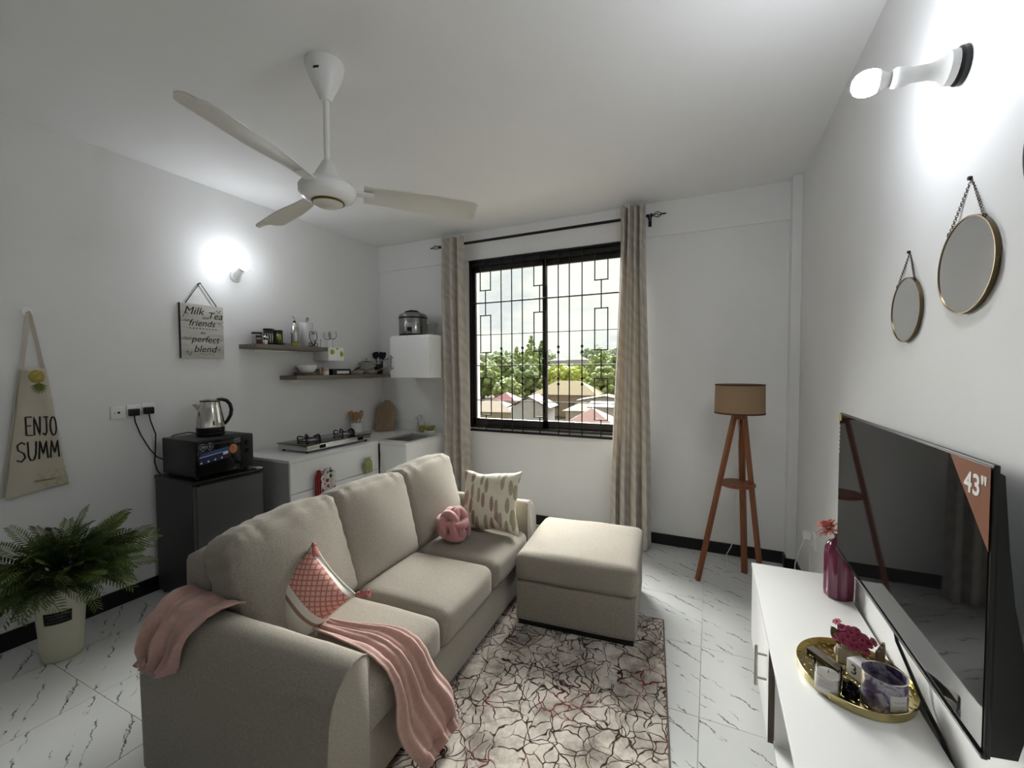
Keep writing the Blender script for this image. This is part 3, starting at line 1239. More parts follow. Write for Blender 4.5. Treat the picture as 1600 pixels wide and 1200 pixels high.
# ================================================================== FLOOR LAMP
lamp = thing('floor_lamp', 'wooden tripod floor lamp with brown drum shade and shelf', 'floor lamp', (.19, 3.35, 0))
LC = Vector((.19, 3.35, 0))
mat('shade_fabric', (.30, .20, .115), .85, bump=.1, bscale=300)
mat('shade_band', '#4a2f1a', .8)
sh = obj('shade', MB().lathe([(.153, 1.385), (.155, 1.385), (.158, 1.183), (.156, 1.183), (.152, 1.385)], LC, 48), 'shade_fabric', lamp, world=True)
obj('band', MB().lathe([(.1555, 1.386), (.1565, 1.386), (.1565, 1.378), (.155, 1.378)], LC, 48), 'shade_band', sh, world=True)
obj('band', MB().lathe([(.158, 1.192), (.1595, 1.192), (.1595, 1.182), (.158, 1.182)], LC, 48), 'shade_band', sh, world=True)
mb = MB()
for k in range(3):
    a = 2 * pi * k / 3 + .4
    mb.cyl(LC + Vector((0, 0, 1.20)), LC + Vector((.153 * cos(a), .153 * sin(a), 1.19)), .0025, n=6)
obj('shade_ring', mb, 'black_iron', sh, world=True)
obj('hub', MB().lathe([(.04, 1.145), (.045, 1.17), (.045, 1.20), (0, 1.20)], LC, 20), 'red_wood', lamp, world=True)
obj('bulb', MB().lathe([(.018, 1.20), (.02, 1.23), (.032, 1.27), (.028, 1.305), (0, 1.32)], LC, 16), 'bulb_body', lamp, world=True)
feet = [(-.064, 3.233), (.245, 3.485), (.335, 3.285)]
for (fx, fy) in feet:
    a = atan2(fy - LC.y, fx - LC.x)
    top = LC + Vector((.03 * cos(a), .03 * sin(a), 1.185))
    bot = Vector((fx, fy, .0))
    ax = (top - bot)
    m = frame(bot, (-sin(a), cos(a), 0), ax)
    L_ = ax.length
    n = Vector((-sin(a), cos(a), 0))
    mb = MB()
    h1, h2 = .019, .012
    vs = []
    for (P, zz) in ((bot, None), (top, None)):
        w = Vector((cos(a), sin(a), 0))
        for s1, s2 in ((-1, -1), (1, -1), (1, 1), (-1, 1)):
            vs.append(P + n * (h1 * s1) + w * (h2 * s2))
    mb.raw(vs, [(3, 2, 1, 0), (4, 5, 6, 7), (0, 1, 5, 4), (1, 2, 6, 5), (2, 3, 7, 6), (3, 0, 4, 7)])
    obj('leg', mb, 'red_wood', lamp, world=True, smooth=0)
obj('shelf', MB().lathe([(0, .672), (.105, .672), (.118, .678), (.118, .690), (.11, .696), (0, .696)], LC + Vector((-.01, 0, 0)), 40), 'red_wood', lamp, world=True)
mat('white_cable', (.7, .7, .7), .5)
obj('flex', MB().tube([LC + Vector(p) for p in ((.0, .02, 1.16), (-.005, .02, .95), (0, .03, .8), (.0, .13, .68), (-.012, .14, .5), (-.005, .15, .3), (-.03, .22, .15), (-.06, .25, .07), (-.055, .15, .012), (-.09, .08, .008))], .0035, 6), 'white_cable', lamp, world=True)

# ================================================================== TV CONSOLE
ZC = .485
con = thing('tv_console', 'white glossy low TV console along the right wall', 'tv console', (.40, 1.6, 0))
CX0, CX1, CY0, CY1 = .208, .573, .62, 2.505
obj('top', MB().box(CX0, CY0, ZC - .022, CX1, CY1, ZC, .003), 'white_gloss', con, world=True)
bx0 = CX0 + .022
mat('shaded_edge', '#4d4234', .5)  # dark brown, with the shade of the unlit door edges put into the colour
for y in (CY0 + .01, 1.205, 1.79, CY1 - .028):
    obj('side_panel', MB().box(bx0, y, .085, CX1 - .004, y + .018, ZC - .022, .002), 'white_gloss', con, world=True)
obj('bottom_panel', MB().box(bx0, CY0 + .01, .085, CX1 - .004, CY1 - .01, .103, .002), 'white_gloss', con, world=True)
obj('back_panel', MB().box(CX1 - .012, CY0 + .01, .103, CX1 - .004, CY1 - .01, ZC - .022), 'white_gloss', con, world=True)
obj('shelf', MB().box(bx0 + .02, 1.223, .262, CX1 - .012, 1.79, .280, .002), 'white_gloss', con, world=True)
mat('steel_handle', (.42, .40, .36), .35, metal=1)
for (y0, y1, hy) in ((1.80, CY1 - .012, 1.855), (CY0 + .012, 1.212, 1.165)):
    d = obj('door', MB().box(CX0 + .002, y0, .098, CX0 + .020, y1, ZC - .028, .002), 'white_gloss', con, world=True)
    obj('edge_shade', MB().box(CX0 + .0018, y0 - .0012, .098, CX0 + .0202, y0, ZC - .028), 'shaded_edge', d, world=True, smooth=0)  # thin strip carrying the painted shade of the door's near edge
    mb = MB().cyl((CX0 - .034, hy, .270), (CX0 - .034, hy, .425), .0058, n=10)
    for z in (.30, .395):
        mb.cyl((CX0 - .034, hy, z), (CX0 + .004, hy, z), .004, n=8)
    obj('handle', mb, 'steel_handle', d, world=True)
for (x, y) in ((.26, CY0 + .06), (.26, 1.22), (.26, CY1 - .06), (.54, CY0 + .06), (.54, 1.22), (.54, CY1 - .06)):
    obj('leg', MB().cyl((x, y, 0), (x, y, .086), .014, .02, n=12), 'steel_handle', con, world=True)

# ================================================================== TELEVISION
TX, TY0, TY1, TZ0, TZ1 = .478, 1.082, 2.108, .757, 1.318
tv = thing('television', 'large black flat screen television mounted above the white console', 'television', (.53, 1.6, TZ0))
mat('tv_screen', (.005, .005, .006), .03, spec=.27)
obj('frame', MB().box(TX, TY0, TZ0, TX + .010, TY1, TZ1, .003), 'black_plastic', tv, world=True)
obj('screen', MB().box(TX - .0015, TY0 + .006, TZ0 + .014, TX, TY1 - .006, TZ1 - .006), 'tv_screen', tv, world=True)
obj('bottom_bezel', MB().box(TX - .004, TY0, TZ0 - .002, TX + .006, TY1, TZ0 + .012, .002), 'black_gloss', tv, world=True)
# deep housing bulging behind the lower part of the panel
prof = [(TX + .008, TZ1 - .012), (TX + .022, TZ1 - .02), (TX + .034, TZ1 - .16), (TX + .046, TZ0 + .30), (TX + .066, TZ0 + .20), (TX + .072, TZ0 + .06), (TX + .060, TZ0 + .01), (TX + .008, TZ0 + .004)]
mb = MB()
ring = []
for (yy, sc) in ((TY0 + .004, .80), (TY0 + .03, 1.), (TY1 - .03, 1.), (TY1 - .004, .80)):
    ring.append([(TX + (x - TX) * sc, yy, z) for x, z in prof])
n = len(prof)
vs = [p for rr in ring for p in rr]
fs = [tuple(range(n)), tuple(reversed(range(3 * n, 4 * n)))]
for q in range(3):
    for i in range(n):
        fs.append((q * n + i, q * n + (i + 1) % n, (q + 1) * n + (i + 1) % n, (q + 1) * n + i))
obj('rear_housing', mb.raw(vs, fs), 'black_plastic', tv, world=True, smooth=30)
obj('wall_mount', MB().box(TX + .045, 1.40, TZ0 + .14, XR - .002, 1.80, TZ0 + .40, .004), 'black_plastic', tv, world=True)
obj('power_cord', MB().tube([(TX + .05, 1.70, TZ0 + .02), (TX + .052, 1.69, TZ0 - .05), (TX + .06, 1.68, ZC + .16), (TX + .092, 1.60, ZC + .05), (XR - .010, 1.52, ZC + .012), (XR - .008, 1.46, ZC - .02)], .005, 8), 'black_plastic', tv, world=True)
mat('brown_sticker', (.23, .085, .04), .35)
mat('white_print', (.75, .74, .70), .5)
mat('yellow_sticker', (.42, .40, .06), .4)
SX = TX - .0018
st = obj('size_sticker', MB().raw([(SX, TY0 + .004, TZ1 - .006), (SX, TY0 + .152, TZ1 - .006), (SX, TY0 + .004, TZ1 - .165), (SX - .0006, TY0 + .004, TZ1 - .006), (SX - .0006, TY0 + .152, TZ1 - .006), (SX - .0006, TY0 + .004, TZ1 - .165)],
                               [(0, 1, 2), (5, 4, 3), (0, 3, 4, 1), (1, 4, 5, 2), (2, 5, 3, 0)]), 'brown_sticker', tv, world=True, smooth=0, label='brown triangular sticker with white size lettering')
obj('lettering', MB().text('43"', .058, frame((SX - .0012, TY0 + .052, TZ1 - .052), (0, -1, 0), (0, 0, 1)), bold=.0012, ext=.0003), 'white_print', st, world=True, smooth=0)
obj('corner_sticker', MB().raw([(SX - d, y, z) for d in (0, .0006) for (y, z) in ((TY1 - .004, TZ1 - .004), (TY1 - .030, TZ1 - .006), (TY1 - .032, TZ1 - .028), (TY1 - .004, TZ1 - .034))],
                               [(3, 2, 1, 0), (4, 5, 6, 7), (0, 1, 5, 4), (1, 2, 6, 5), (2, 3, 7, 6), (3, 0, 4, 7)]), 'yellow_sticker', tv, world=True, smooth=0)
mb = MB()
for k in range(7):
    z = TZ1 - .048 - k * .017
    mb.box(SX - .0006, TY1 - .016, z - .010, SX, TY1 - .006, z)
obj('feature_sticker', mb, 'white_print', tv, world=True, smooth=0)

# ================================================================== GOLD TRAY AND WHAT STANDS ON IT
mat('gold_metal', (.50, .42, .20), .22, metal=1)


mat('gold_hammered', (.50, .42, .20), .16, metal=1)
TCn = Vector((.4335, 1.69, ZC))
tray = thing('gold_tray', 'round gold hammered metal tray on the console', 'tray', TCn)
RX, RYy = .152, .178
def emboss(u, v):
    q, rr = 2 * pi * u, .985 * v
    x, y = RX * rr * cos(q), RYy * rr * sin(q)
    a_, b_ = (x + y) * 190, (x - y) * 85
    h_ = max(0, sin(a_ + (pi / 2 if int(math.floor(b_ / pi)) % 2 else 0)) * abs(sin(b_)))
    return (x, y, .003 + .0060 * h_)


obj('floor_disc', MB().grid(emboss, 220, 60, wrap=True), 'gold_hammered', tray, smooth=180)
obj('underside', MB().lathe([(0, .0005), (.985, .0005), (.985, .0025), (0, .0025)], (0, 0, 0), 48, sx=RX, sy=RYy), 'gold_metal', tray)
obj('rim', MB().lathe([(.985, .001), (1.0, .001), (1.015, .026), (1.003, .027), (.985, .006)], (0, 0, 0), 64, sx=RX, sy=RYy), 'gold_metal', tray)
zt = ZC + .006
# clear candle jar
clear_glass('jar_glass', (.93, .93, .92), .12)
mat('wax', (.42, .40, .37), .5)
mat('label_paper', (.62, .60, .57), .7)
c = Vector((.343, 1.583, zt))
t = thing('candle_jar', 'small clear glass candle jar with pale label on the gold tray', 'candle', c)
obj('glass', MB().lathe([(.001, .0), (.0345, 0), (.036, .004), (.036, .084), (.0335, .084), (.0335, .007), (.001, .007)], (0, 0, 0), 36), 'jar_glass', t)
obj('wax', MB().lathe([(0, .008), (.033, .008), (.033, .056), (0, .058)], (0, 0, 0), 32), 'wax', t)
obj('wick', MB().cyl((0, 0, .057), (.001, 0, .068), .001, n=6), 'ink', t)


def wrap_label(r, a0, a1, z0, z1, n=14):
    mb = MB()
    mb.grid(lambda u, v: (r * cos(a0 + (a1 - a0) * u), r * sin(a0 + (a1 - a0) * u), z0 + (z1 - z0) * v), n, 1)
    return mb


lb = obj('paper_label', wrap_label(.0364, radians(-165), radians(-60), .010, .058), 'label_paper', t)
solidify(lb, .0006)
mb = MB()
mat('pale_ink', (.30, .27, .26), .7)
for q, z in enumerate((.048, .041, .030)):
    pts = [(.0370 * cos(a), .0370 * sin(a), z + .0010 * (1 if i % 2 else -1)) for i, a in enumerate([radians(-145 + 66 * k / 14) for k in range(15)])]
    mb.tube(pts, .00045, 4)
obj('label_print', mb, 'pale_ink', lb)

# large decorated three-wick tin
c = Vector((.483, 1.590, zt))
t = thing('candle_tin', 'wide purple marbled candle tin with white label on the gold tray', 'candle', c)


def marbled(t_, N, L, b):
    b.inputs['Roughness'].default_value = .35
    tcn = N.new('ShaderNodeTexCoord')
    n = N.new('ShaderNodeTexNoise')
    n.inputs['Scale'].default_value = 16
    n.inputs['Distortion'].default_value = 2.5
    L.new(tcn.outputs['Object'], n.inputs['Vector'])
    r = N.new('ShaderNodeValToRGB')
    for i, (p, col) in enumerate(((.30, (.03, .012, .05)), (.45, (.16, .13, .22)), (.56, (.42, .40, .46)), (.70, (.12, .13, .20)))):
        e = r.color_ramp.elements[i] if i < 2 else r.color_ramp.elements.new(p)
        e.position = p
        e.color = (*col, 1)
    L.new(n.outputs['Fac'], r.inputs['Fac'])
    L.new(r.outputs['Color'], b.inputs['Base Color'])


pattern_mat('marbled_print', marbled)
mat('tin_inside', (.40, .37, .30), .35, metal=.6)
obj('tin', MB().lathe([(.001, 0), (.052, 0), (.054, .003), (.054, .094), (.0525, .094), (.0525, .010), (0, .010)], (0, 0, 0), 48), 'marbled_print', t)
obj('rim', MB().tube([(.0535 * cos(a), .0535 * sin(a), .095) for a in [2 * pi * i / 40 for i in range(40)]], .0016, 6, closed=True), 'chrome', t)
obj('wax', MB().lathe([(0, .011), (.052, .011), (.052, .030), (0, .030)], (0, 0, 0), 40), 'tin_inside', t)
lb = obj('paper_label', wrap_label(.0546, radians(-92), radians(-42), .016, .064), 'label_paper', t)
solidify(lb, .0006)
mb = MB()
for q, (z, a0, a1) in enumerate(((.046, -84, -50), (.034, -80, -54), (.027, -76, -58))):
    mb.tube([(.0553 * cos(a), .0553 * sin(a), z + .0016 * (1 if i % 2 else -1)) for i, a in enumerate([radians(a0 + (a1 - a0) * k / 10) for k in range(11)])], .0005, 4)
obj('label_print', mb, 'pale_ink', lb)

# wooden planter with magenta blossoms
mat('pale_wood', (.36, .30, .22), .6, var=.2, vscale=14, stretch=(4, 4, 1))
mat('magenta_petal', (.28, .025, .065), .6, var=.25, vscale=70)
mat('blossom_heart', (.10, .012, .03), .7)
mat('olive_leaf', (.12, .13, .03), .6, var=.2, vscale=40)
c = Vector((.440, 1.778, zt))
t = thing('flower_planter', 'pale wooden planter of small magenta flowers on the gold tray', 'flower pot', c, radians(-8))
obj('box', MB().box(-.030, -.026, 0, .030, .026, .050, .003), 'pale_wood', t)
mat('shell', (.60, .56, .50), .4)
obj('shell_charm', MB().lathe([(0, -.016), (.010, -.010), (.013, 0), (.009, .012), (0, .017)], (-.033, -.010, .030), 12, sx=.5), 'shell', t)
rnd = random.Random(3)
for k in range(44):
    a, rr = 2 * pi * .618 * k, sqrt((k + .5) / 41) * .046
    x, y = rr * cos(a) + .012, rr * sin(a) * .9 - .008
    z = .058 + .048 * (1 - (rr / .055) ** 2) + rnd.uniform(-.006, .010)
    if k >= 41:
        x, y, z = [(-.030, .012, .120), (-.018, -.005, .112), (.062, -.02, .098)][k - 41]
    n = Vector((x * 8, y * 8 - .25, .5)).normalized()
    m = frame((x, y, z), n.orthogonal(), n.cross(n.orthogonal()))
    mb = MB()
    for p in range(7):
        A = m @ Matrix.Rotation(2 * pi * p / 7, 4, 'Z')
        mb.raw([(0, 0, 0), (.005, -.005, .003), (.0125, -.0046, .0035), (.015, 0, .002), (.0125, .0046, .0035), (.005, .005, .003)], [(0, 1, 5), (1, 2, 4, 5), (2, 3, 4)], A)
    bl_ = obj('blossom', mb, 'magenta_petal', t, smooth=0)
    obj('flower_heart', MB().lathe([(.004, .0015), (.0035, .0045), (0, .0055)], (0, 0, 0), 8).xform(m), 'blossom_heart', bl_)
    if k % 2 == 0 or k >= 41:
        obj('stem', MB().tube([(x * .3, y * .3, .04), (x * .8, y * .8, z * .8), (x, y, z)], .0012, 5), 'olive_leaf', t)
for k in range(7):
    a = radians(150 + k * 9)
    base = Vector((-.018, -.006, .05 + .006 * k))
    d = Vector((cos(a) * .8, sin(a) * .3 + .1, .55)).normalized()
    e = d.cross(Vector((0, 1, 0))).normalized()
    obj('leaf', MB().raw([base, base + d * .014 + e * .007, base + d * .032 + e * .004, base + d * .040, base + d * .030 - e * .006, base + d * .014 - e * .007], [(0, 1, 5), (1, 2, 4, 5), (2, 3, 4)]), 'olive_leaf', t, smooth=0)

# number cube
c = Vector((.455, 1.700, zt))
t = thing('number_cube', 'white wooden number cube showing 3 and 2 on the gold tray', 'block', c, radians(36))
mat('cube_white', (.62, .61, .58), .5)
h = .026
obj('cube', MB().box(-h, -h, 0, h, h, 2 * h, .002), 'cube_white', t)
mb = MB().text('3', .044, frame((-h - .0004, 0, h), (0, -1, 0), (0, 0, 1)), ext=.0004)
obj('numeral', mb, 'ink', t, smooth=0)
obj('numeral', MB().text('2', .044, frame((0, -h - .0004, h), (1, 0, 0), (0, 0, 1)), ext=.0004), 'ink', t, smooth=0)
# small wooden cut-out ornament behind the cube
c = Vector((.520, 1.755, zt))
t = thing('wooden_ornament', 'small brown wooden cut-out ornament behind the number cube', 'ornament', c, radians(62))
mat('brown_cutout', (.115, .075, .045), .5)
obj('foot', MB().box(-.048, -.012, 0, .048, .012, .008, .002), 'brown_cutout', t)
mb = MB()
for x in (-.030, .0, .030):
    mb.tube([(x - .012, 0, .008), (x - .012, 0, .066), (x - .006, 0, .082), (x + .006, 0, .082), (x + .012, 0, .066), (x + .012, 0, .008)], .005, 6)
obj('cut_letters', mb, 'brown_cutout', t)
# lighter and dark cap lying on the tray
t = thing('black_pot', 'small black round lidded pot standing between the two candles', 'pot', (.402, 1.600, zt))
obj('cap', MB().lathe([(.0, 0), (.024, 0), (.026, .004), (.026, .020), (.022, .024), (0, .024)], (0, 0, 0), 28), 'black_gloss', t)
obj('knob', MB().lathe([(.006, .024), (.005, .028), (.009, .034), (.009, .038), (0, .040)], (0, 0, 0), 16), 'black_gloss', t)
t = thing('slim_case', 'long thin dark case lying behind the clear candle jar on the tray', 'case', (.368, 1.74, zt), radians(38))
mat('dark_brown', (.035, .028, .022), .4)
obj('case', MB().box(-.014, -.058, 0, .014, .058, .013, .004), 'dark_brown', t)
obj('lid', MB().box(-.015, -.059, .013, .015, .059, .017, .002), 'steel', t)

# ================================================================== PURPLE VASE WITH PINK FLOWER
c = Vector((.527, 2.285, ZC))
vase = thing('ribbed_vase', 'ribbed purple glass bottle vase behind the television', 'vase', c)
mat('purple_glass', (.15, .018, .06), .09, coat=.6, var=.4, vscale=25, stretch=(1.6, 1.6, .25))
mb = MB()
prof = [(.046, 0), (.050, .004), (.0515, .03), (.0515, .195), (.0495, .22), (.039, .242), (.023, .254), (.019, .260), (.019, .270), (.022, .275), (.016, .275)]
n = 40
vs, fs = [], []
for (r_, z) in prof:
    for j in range(n):
        rib = 1 + (.085 * cos(10 * 2 * pi * j / n) if .002 < z < .25 else 0)
        vs.append((r_ * rib * cos(2 * pi * j / n), r_ * rib * sin(2 * pi * j / n), z))
for i in range(len(prof) - 1):
    for j in range(n):
        fs.append((i * n + j, i * n + (j + 1) % n, (i + 1) * n + (j + 1) % n, (i + 1) * n + j))
fs.append(tuple(reversed(range(n))))
obj('bottle', mb.raw(vs, fs), 'purple_glass', vase, smooth=60)
t = thing('silk_flower', 'pink chrysanthemum bloom standing in the purple vase', 'flower', c + Vector((0, 0, .262)))
mat('pink_petal', (.70, .30, .26), .7, var=.25, vscale=40)
mat('rust_heart', (.25, .07, .03), .8)
obj('stem', MB().tube([(0, 0, -.22), (.0, 0, -.05), (-.018, 0, .012), (-.030, -.005, .026)], .0028, 6), 'olive_leaf', t)
fc = Vector((-.038, -.005, .036))
rnd = random.Random(11)
mb = MB()
for ring, (cnt, ln, el) in enumerate(((24, .058, -18), (24, .066, 4), (24, .064, 22), (20, .056, 42), (16, .044, 60), (10, .030, 78))):
    for k in range(cnt):
        a = 2 * pi * (k + .5 * (ring % 2)) / cnt + rnd.uniform(-.1, .1)
        e = radians(el + rnd.uniform(-8, 8))
        A = Matrix.Translation(fc) @ Matrix.Rotation(-.35, 4, 'X') @ Matrix.Rotation(-.35, 4, 'Y') @ Matrix.Rotation(a, 4, 'Z') @ Matrix.Rotation(-e, 4, 'Y')
        mb.raw([(.004, 0, 0), (ln * .5, -.0052, .003), (ln * .85, -.0052, .001), (ln, 0, -.003), (ln * .85, .0052, .001), (ln * .5, .0052, .003)], [(0, 1, 5), (1, 2, 4, 5), (2, 3, 4)], A)
o = obj('petals', mb, 'pink_petal', t, smooth=0)
obj('flower_heart', MB().lathe([(0, -.004), (.012, -.002), (.014, .006), (0, .016)], fc, 12), 'rust_heart', t)

# ================================================================== MIRRORS
mat('mirror_silver', (.90, .905, .90), .015, metal=1)
mat('bronze_frame', '#6b5d46', .35, metal=.9)
mat('chain_metal', '#4a453d', .4, metal=.8)


def mirror(label, y, z, ry, rz, hook_z, dark=False):
    x = XR - .009
    t = thing('round_mirror', label, 'mirror', (XR, y, z - rz), 0, 'round mirrors on the right wall')
    t.pop('group', None)
    el = lambda k, n, s=1., dx=0.: (x + dx, y + ry * s * cos(2 * pi * k / n), z + rz * s * sin(2 * pi * k / n))
    n = 64
    mb = MB()
    vs = [el(k, n, .985, 0) for k in range(n)] + [el(k, n, .985, .006) for k in range(n)]
    fs = [tuple(range(n)), tuple(reversed(range(n, 2 * n)))] + [(k, (k + 1) % n, n + (k + 1) % n, n + k) for k in range(n)]
    obj('glass', mb.raw(vs, fs), 'mirror_silver', t, world=True)
    mb = MB()
    R0 = [el(k, n, .982, -.002) for k in range(n)]
    R1 = [el(k, n, 1.008, -.002) for k in range(n)]
    R2 = [el(k, n, 1.01, .008) for k in range(n)]
    R3 = [el(k, n, .98, .008) for k in range(n)]
    vs = R0 + R1 + R2 + R3
    fs = []
    for q in range(4):
        for k in range(n):
            fs.append((q * n + k, q * n + (k + 1) % n, ((q + 1) % 4) * n + (k + 1) % n, ((q + 1) % 4) * n + k))
    obj('rim', mb.raw(vs, fs), 'black_iron' if dark else 'bronze_frame', t, world=True)
    if hook_z:
        for sg in (-1, 1):
            a = radians(90 + sg * 38)
            p0 = Vector((x, y + ry * cos(a), z + rz * sin(a)))
            p1 = Vector((x + .010, y, hook_z))
            obj('ring', MB().tube([p0 + Vector((0, .007 * cos(q), .007 * sin(q) + .004)) for q in [2 * pi * i / 10 for i in range(10)]], .0012, 5, closed=True), 'chain_metal', t, world=True)
            mb = MB()
            m_ = 26
            for i in range(m_):
                c_ = p0.lerp(p1, (i + .5) / m_)
                d = (p1 - p0).normalized()
                w = Vector((1, 0, 0)) if i % 2 else d.cross(Vector((1, 0, 0)))
                hl = (p1 - p0).length / m_ * .68
                mb.tube([c_ + d * hl * cos(q) + w * .003 * sin(q) for q in [2 * pi * k / 8 for k in range(8)]], .0009, 4, closed=True)
            obj('chain', mb, 'chain_metal', t, world=True)
        obj('nail', MB().cyl((x + .002, y, hook_z), (XR, y, hook_z), .005, n=10), 'black_iron', t, world=True)


mirror('small round mirror on a chain, furthest along the right wall', 1.823, 1.688, .113, .104, 1.876)
mirror('medium round mirror on a chain beside the small mirror', 1.468, 1.756, .134, .120, 1.973)
mirror('large dark-rimmed round mirror cut off by the right picture edge', 1.06, 1.93, .19, .165, None, True)

# ================================================================== CHARGER IN A SOCKET ON THE RIGHT WALL
t = thing('wall_socket', 'white wall socket low on the right wall behind the vase', 'socket', (XR, 3.08, .44))
obj('plate', MB().box(XR - .010, 3.035, .40, XR, 3.125, .49, .003), 'white_plastic', t, world=True)
obj('switch', MB().box(XR - .014, 3.05, .465, XR - .009, 3.065, .480, .002), 'white_plastic', t, world=True)
t = thing('charger_plug', 'white plug with white cord in the low right wall socket', 'plug', (XR - .03, 3.14, .42))
obj('body', MB().box(XR - .052, 3.125, .43, XR - .011, 3.175, .478, .006), 'white_plastic', t, world=True)
obj('cord', MB().tube([(XR - .04, 3.15, .43), (XR - .06, 3.17, .36), (XR - .075, 3.24, .22), (XR - .07, 3.28, .06), (XR - .05, 3.25, .008), (XR - .08, 3.1, .006)], .003, 6), 'white_cable', t, world=True)
obj('cord', MB().tube([(XR - .03, 3.08, .40), (XR - .028, 3.06, .30), (XR - .03, 3.05, .1), (XR - .04, 3.04, .006)], .003, 6), 'white_cable', t, world=True)

# ================================================================== KITCHEN
KZ = .83           # worktop height
KX = -2.81         # front of the left run
KY = 3.06          # front of the return run
KR = -2.49         # right end of the return run
mat('worktop', (.78, .78, .77), .3, var=.03, vscale=4)
mat('carcass_grey', (.36, .36, .36), .5)
mat('shadow_gap', (.03, .03, .03), .8)
wt = thing('worktop', 'white L-shaped kitchen worktop with low upstand', 'worktop', (-3.1, 3.0, KZ - .02))
# sink hole: x -2.83..-2.49, y 3.17..3.60
sx0, sx1, sy0, sy1 = -2.84, -2.535, 3.16, 3.58
mb = MB().box(XL + .002, 2.115, KZ - .02, KX + .012, KY - .012, KZ, .002)
mb.box(XL + .002, KY - .012, KZ - .02, sx0, YB - .002, KZ).box(sx0, KY - .012, KZ - .02, KR, sy0, KZ).box(sx0, sy1, KZ - .02, KR, YB - .002, KZ).box(sx1, sy0, KZ - .02, KR, sy1, KZ)
obj('slab', mb, 'worktop', wt, world=True, smooth=0)
obj('upstand', MB().box(XL + .017, YB - .016, KZ, KR, YB - .002, KZ + .105, .002), 'worktop', wt, world=True, smooth=0)
obj('upstand', MB().box(XL + .002, 3.36, KZ, XL + .016, YB - .017, KZ + .105, .002), 'worktop', wt, world=True, smooth=0)
# cabinets
dc = thing('drawer_unit', 'white kitchen drawer unit under the gas hob', 'cabinet', (-3.1, 2.6, 0))
cab = obj('carcass', MB().box(XL + .017, 2.13, .08, KX - .02, KY, KZ - .021), 'carcass_grey', dc, world=True, smooth=0)
obj('end_panel', MB().box(XL + .017, 2.118, .0, KX - .001, 2.129, KZ - .021), 'carcass_grey', dc, world=True, smooth=0)
obj('recessed_base', MB().box(XL + .017, 2.13, 0, KX - .06, KY, .08), 'carcass_grey', dc, world=True, smooth=0)


def bar_handle(y0, y1, z, x):
    mb = MB().cyl((x + .028, y0, z), (x + .028, y1, z), .0055, n=10)
    for y in (y0 + .015, y1 - .015):
        mb.cyl((x, y, z), (x + .028, y, z), .004, n=8)
    return mb


for (z0, z1) in ((.572, KZ - .024), (.33, .567), (.085, .325)):
    d = obj('drawer', MB().box(KX - .019, 2.131, z0, KX, KY - .006, z1, .002), 'white_gloss', dc, world=True, smooth=30)
    if z1 > .7:
        for y in (2.40, 2.88):
            obj('handle', bar_handle(y - .055, y + .055, .705, KX), 'chrome', d, world=True)
    else:
        obj('handle', bar_handle(2.54, 2.70, z1 - .05, KX), 'chrome', d, world=True)
sc = thing('sink_unit', 'white kitchen sink cabinet against the window wall', 'cabinet', (-2.62, 3.4, 0))
obj('carcass', MB().box(KX + .002, KY + .016, .0, KR - .012, YB - .016, .64), 'carcass_grey', sc, world=True, smooth=0)
obj('end_panel', MB().box(KR - .011, KY, 0, KR, YB - .016, KZ - .021), 'white_gloss', sc, world=True, smooth=0)
d = obj('door', MB().box(KX + .016, KY - .004, .09, KR - .014, KY + .014, KZ - .024, .002), 'white_gloss', sc, world=True, smooth=30)
obj('handle', MB().cyl((KX + .05, KY - .032, .60), (KX + .05, KY - .032, .74), .005, n=8), 'chrome', d, world=True)
t = thing('sink', 'stainless steel sink let into the worktop', 'sink', ((sx0 + sx1) / 2, (sy0 + sy1) / 2, KZ - .16))
mb = MB()
a = (sx0, sy0, sx1, sy1)
rim, dep = .018, .15
def rect(i, z):
    return [(a[0] + i, a[1] + i, z), (a[2] - i, a[1] + i, z), (a[2] - i, a[3] - i, z), (a[0] + i, a[3] - i, z)]
rings = [rect(-.012, KZ + .0005), rect(-.012, KZ + .003), rect(rim * .3, KZ + .003), rect(rim, KZ - .01), rect(rim + .01, KZ - dep)]
vs = [p for r_ in rings for p in r_]
fs = []
for q in range(len(rings) - 1):
    for i in range(4):
        fs.append((q * 4 + i, q * 4 + (i + 1) % 4, q * 4 + 4 + (i + 1) % 4, q * 4 + 4 + i))
fs.append(tuple(range(len(vs) - 4, len(vs))))
obj('basin', mb.raw(vs, fs), 'steel', t, world=True, smooth=0)
obj('drain', MB().lathe([(.03, 0), (.03, .003), (.02, .001), (0, .001)], ((sx0 + sx1) / 2, (sy0 + sy1) / 2, KZ - dep), 20), 'chrome', t, world=True)
# mixer tap
t = thing('kitchen_tap', 'slim chrome tap behind the sink', 'tap', (-2.83, 3.68, KZ))
mb = MB().lathe([(.022, 0), (.022, .006), (.013, .012), (.012, .06), (0, .06)], (0, 0, 0), 18)
obj('base', mb, 'chrome', t)
obj('spout', MB().tube([(0, 0, .05), (0, 0, .13), (.004, -.012, .155), (.012, -.04, .165), (.02, -.07, .155), (.022, -.078, .14)], .008, 10), 'chrome', t)
obj('lever', MB().tube([(0, 0, .06), (-.006, .004, .085), (-.02, .012, .10)], [.010, .006, .005], 8), 'chrome', t)
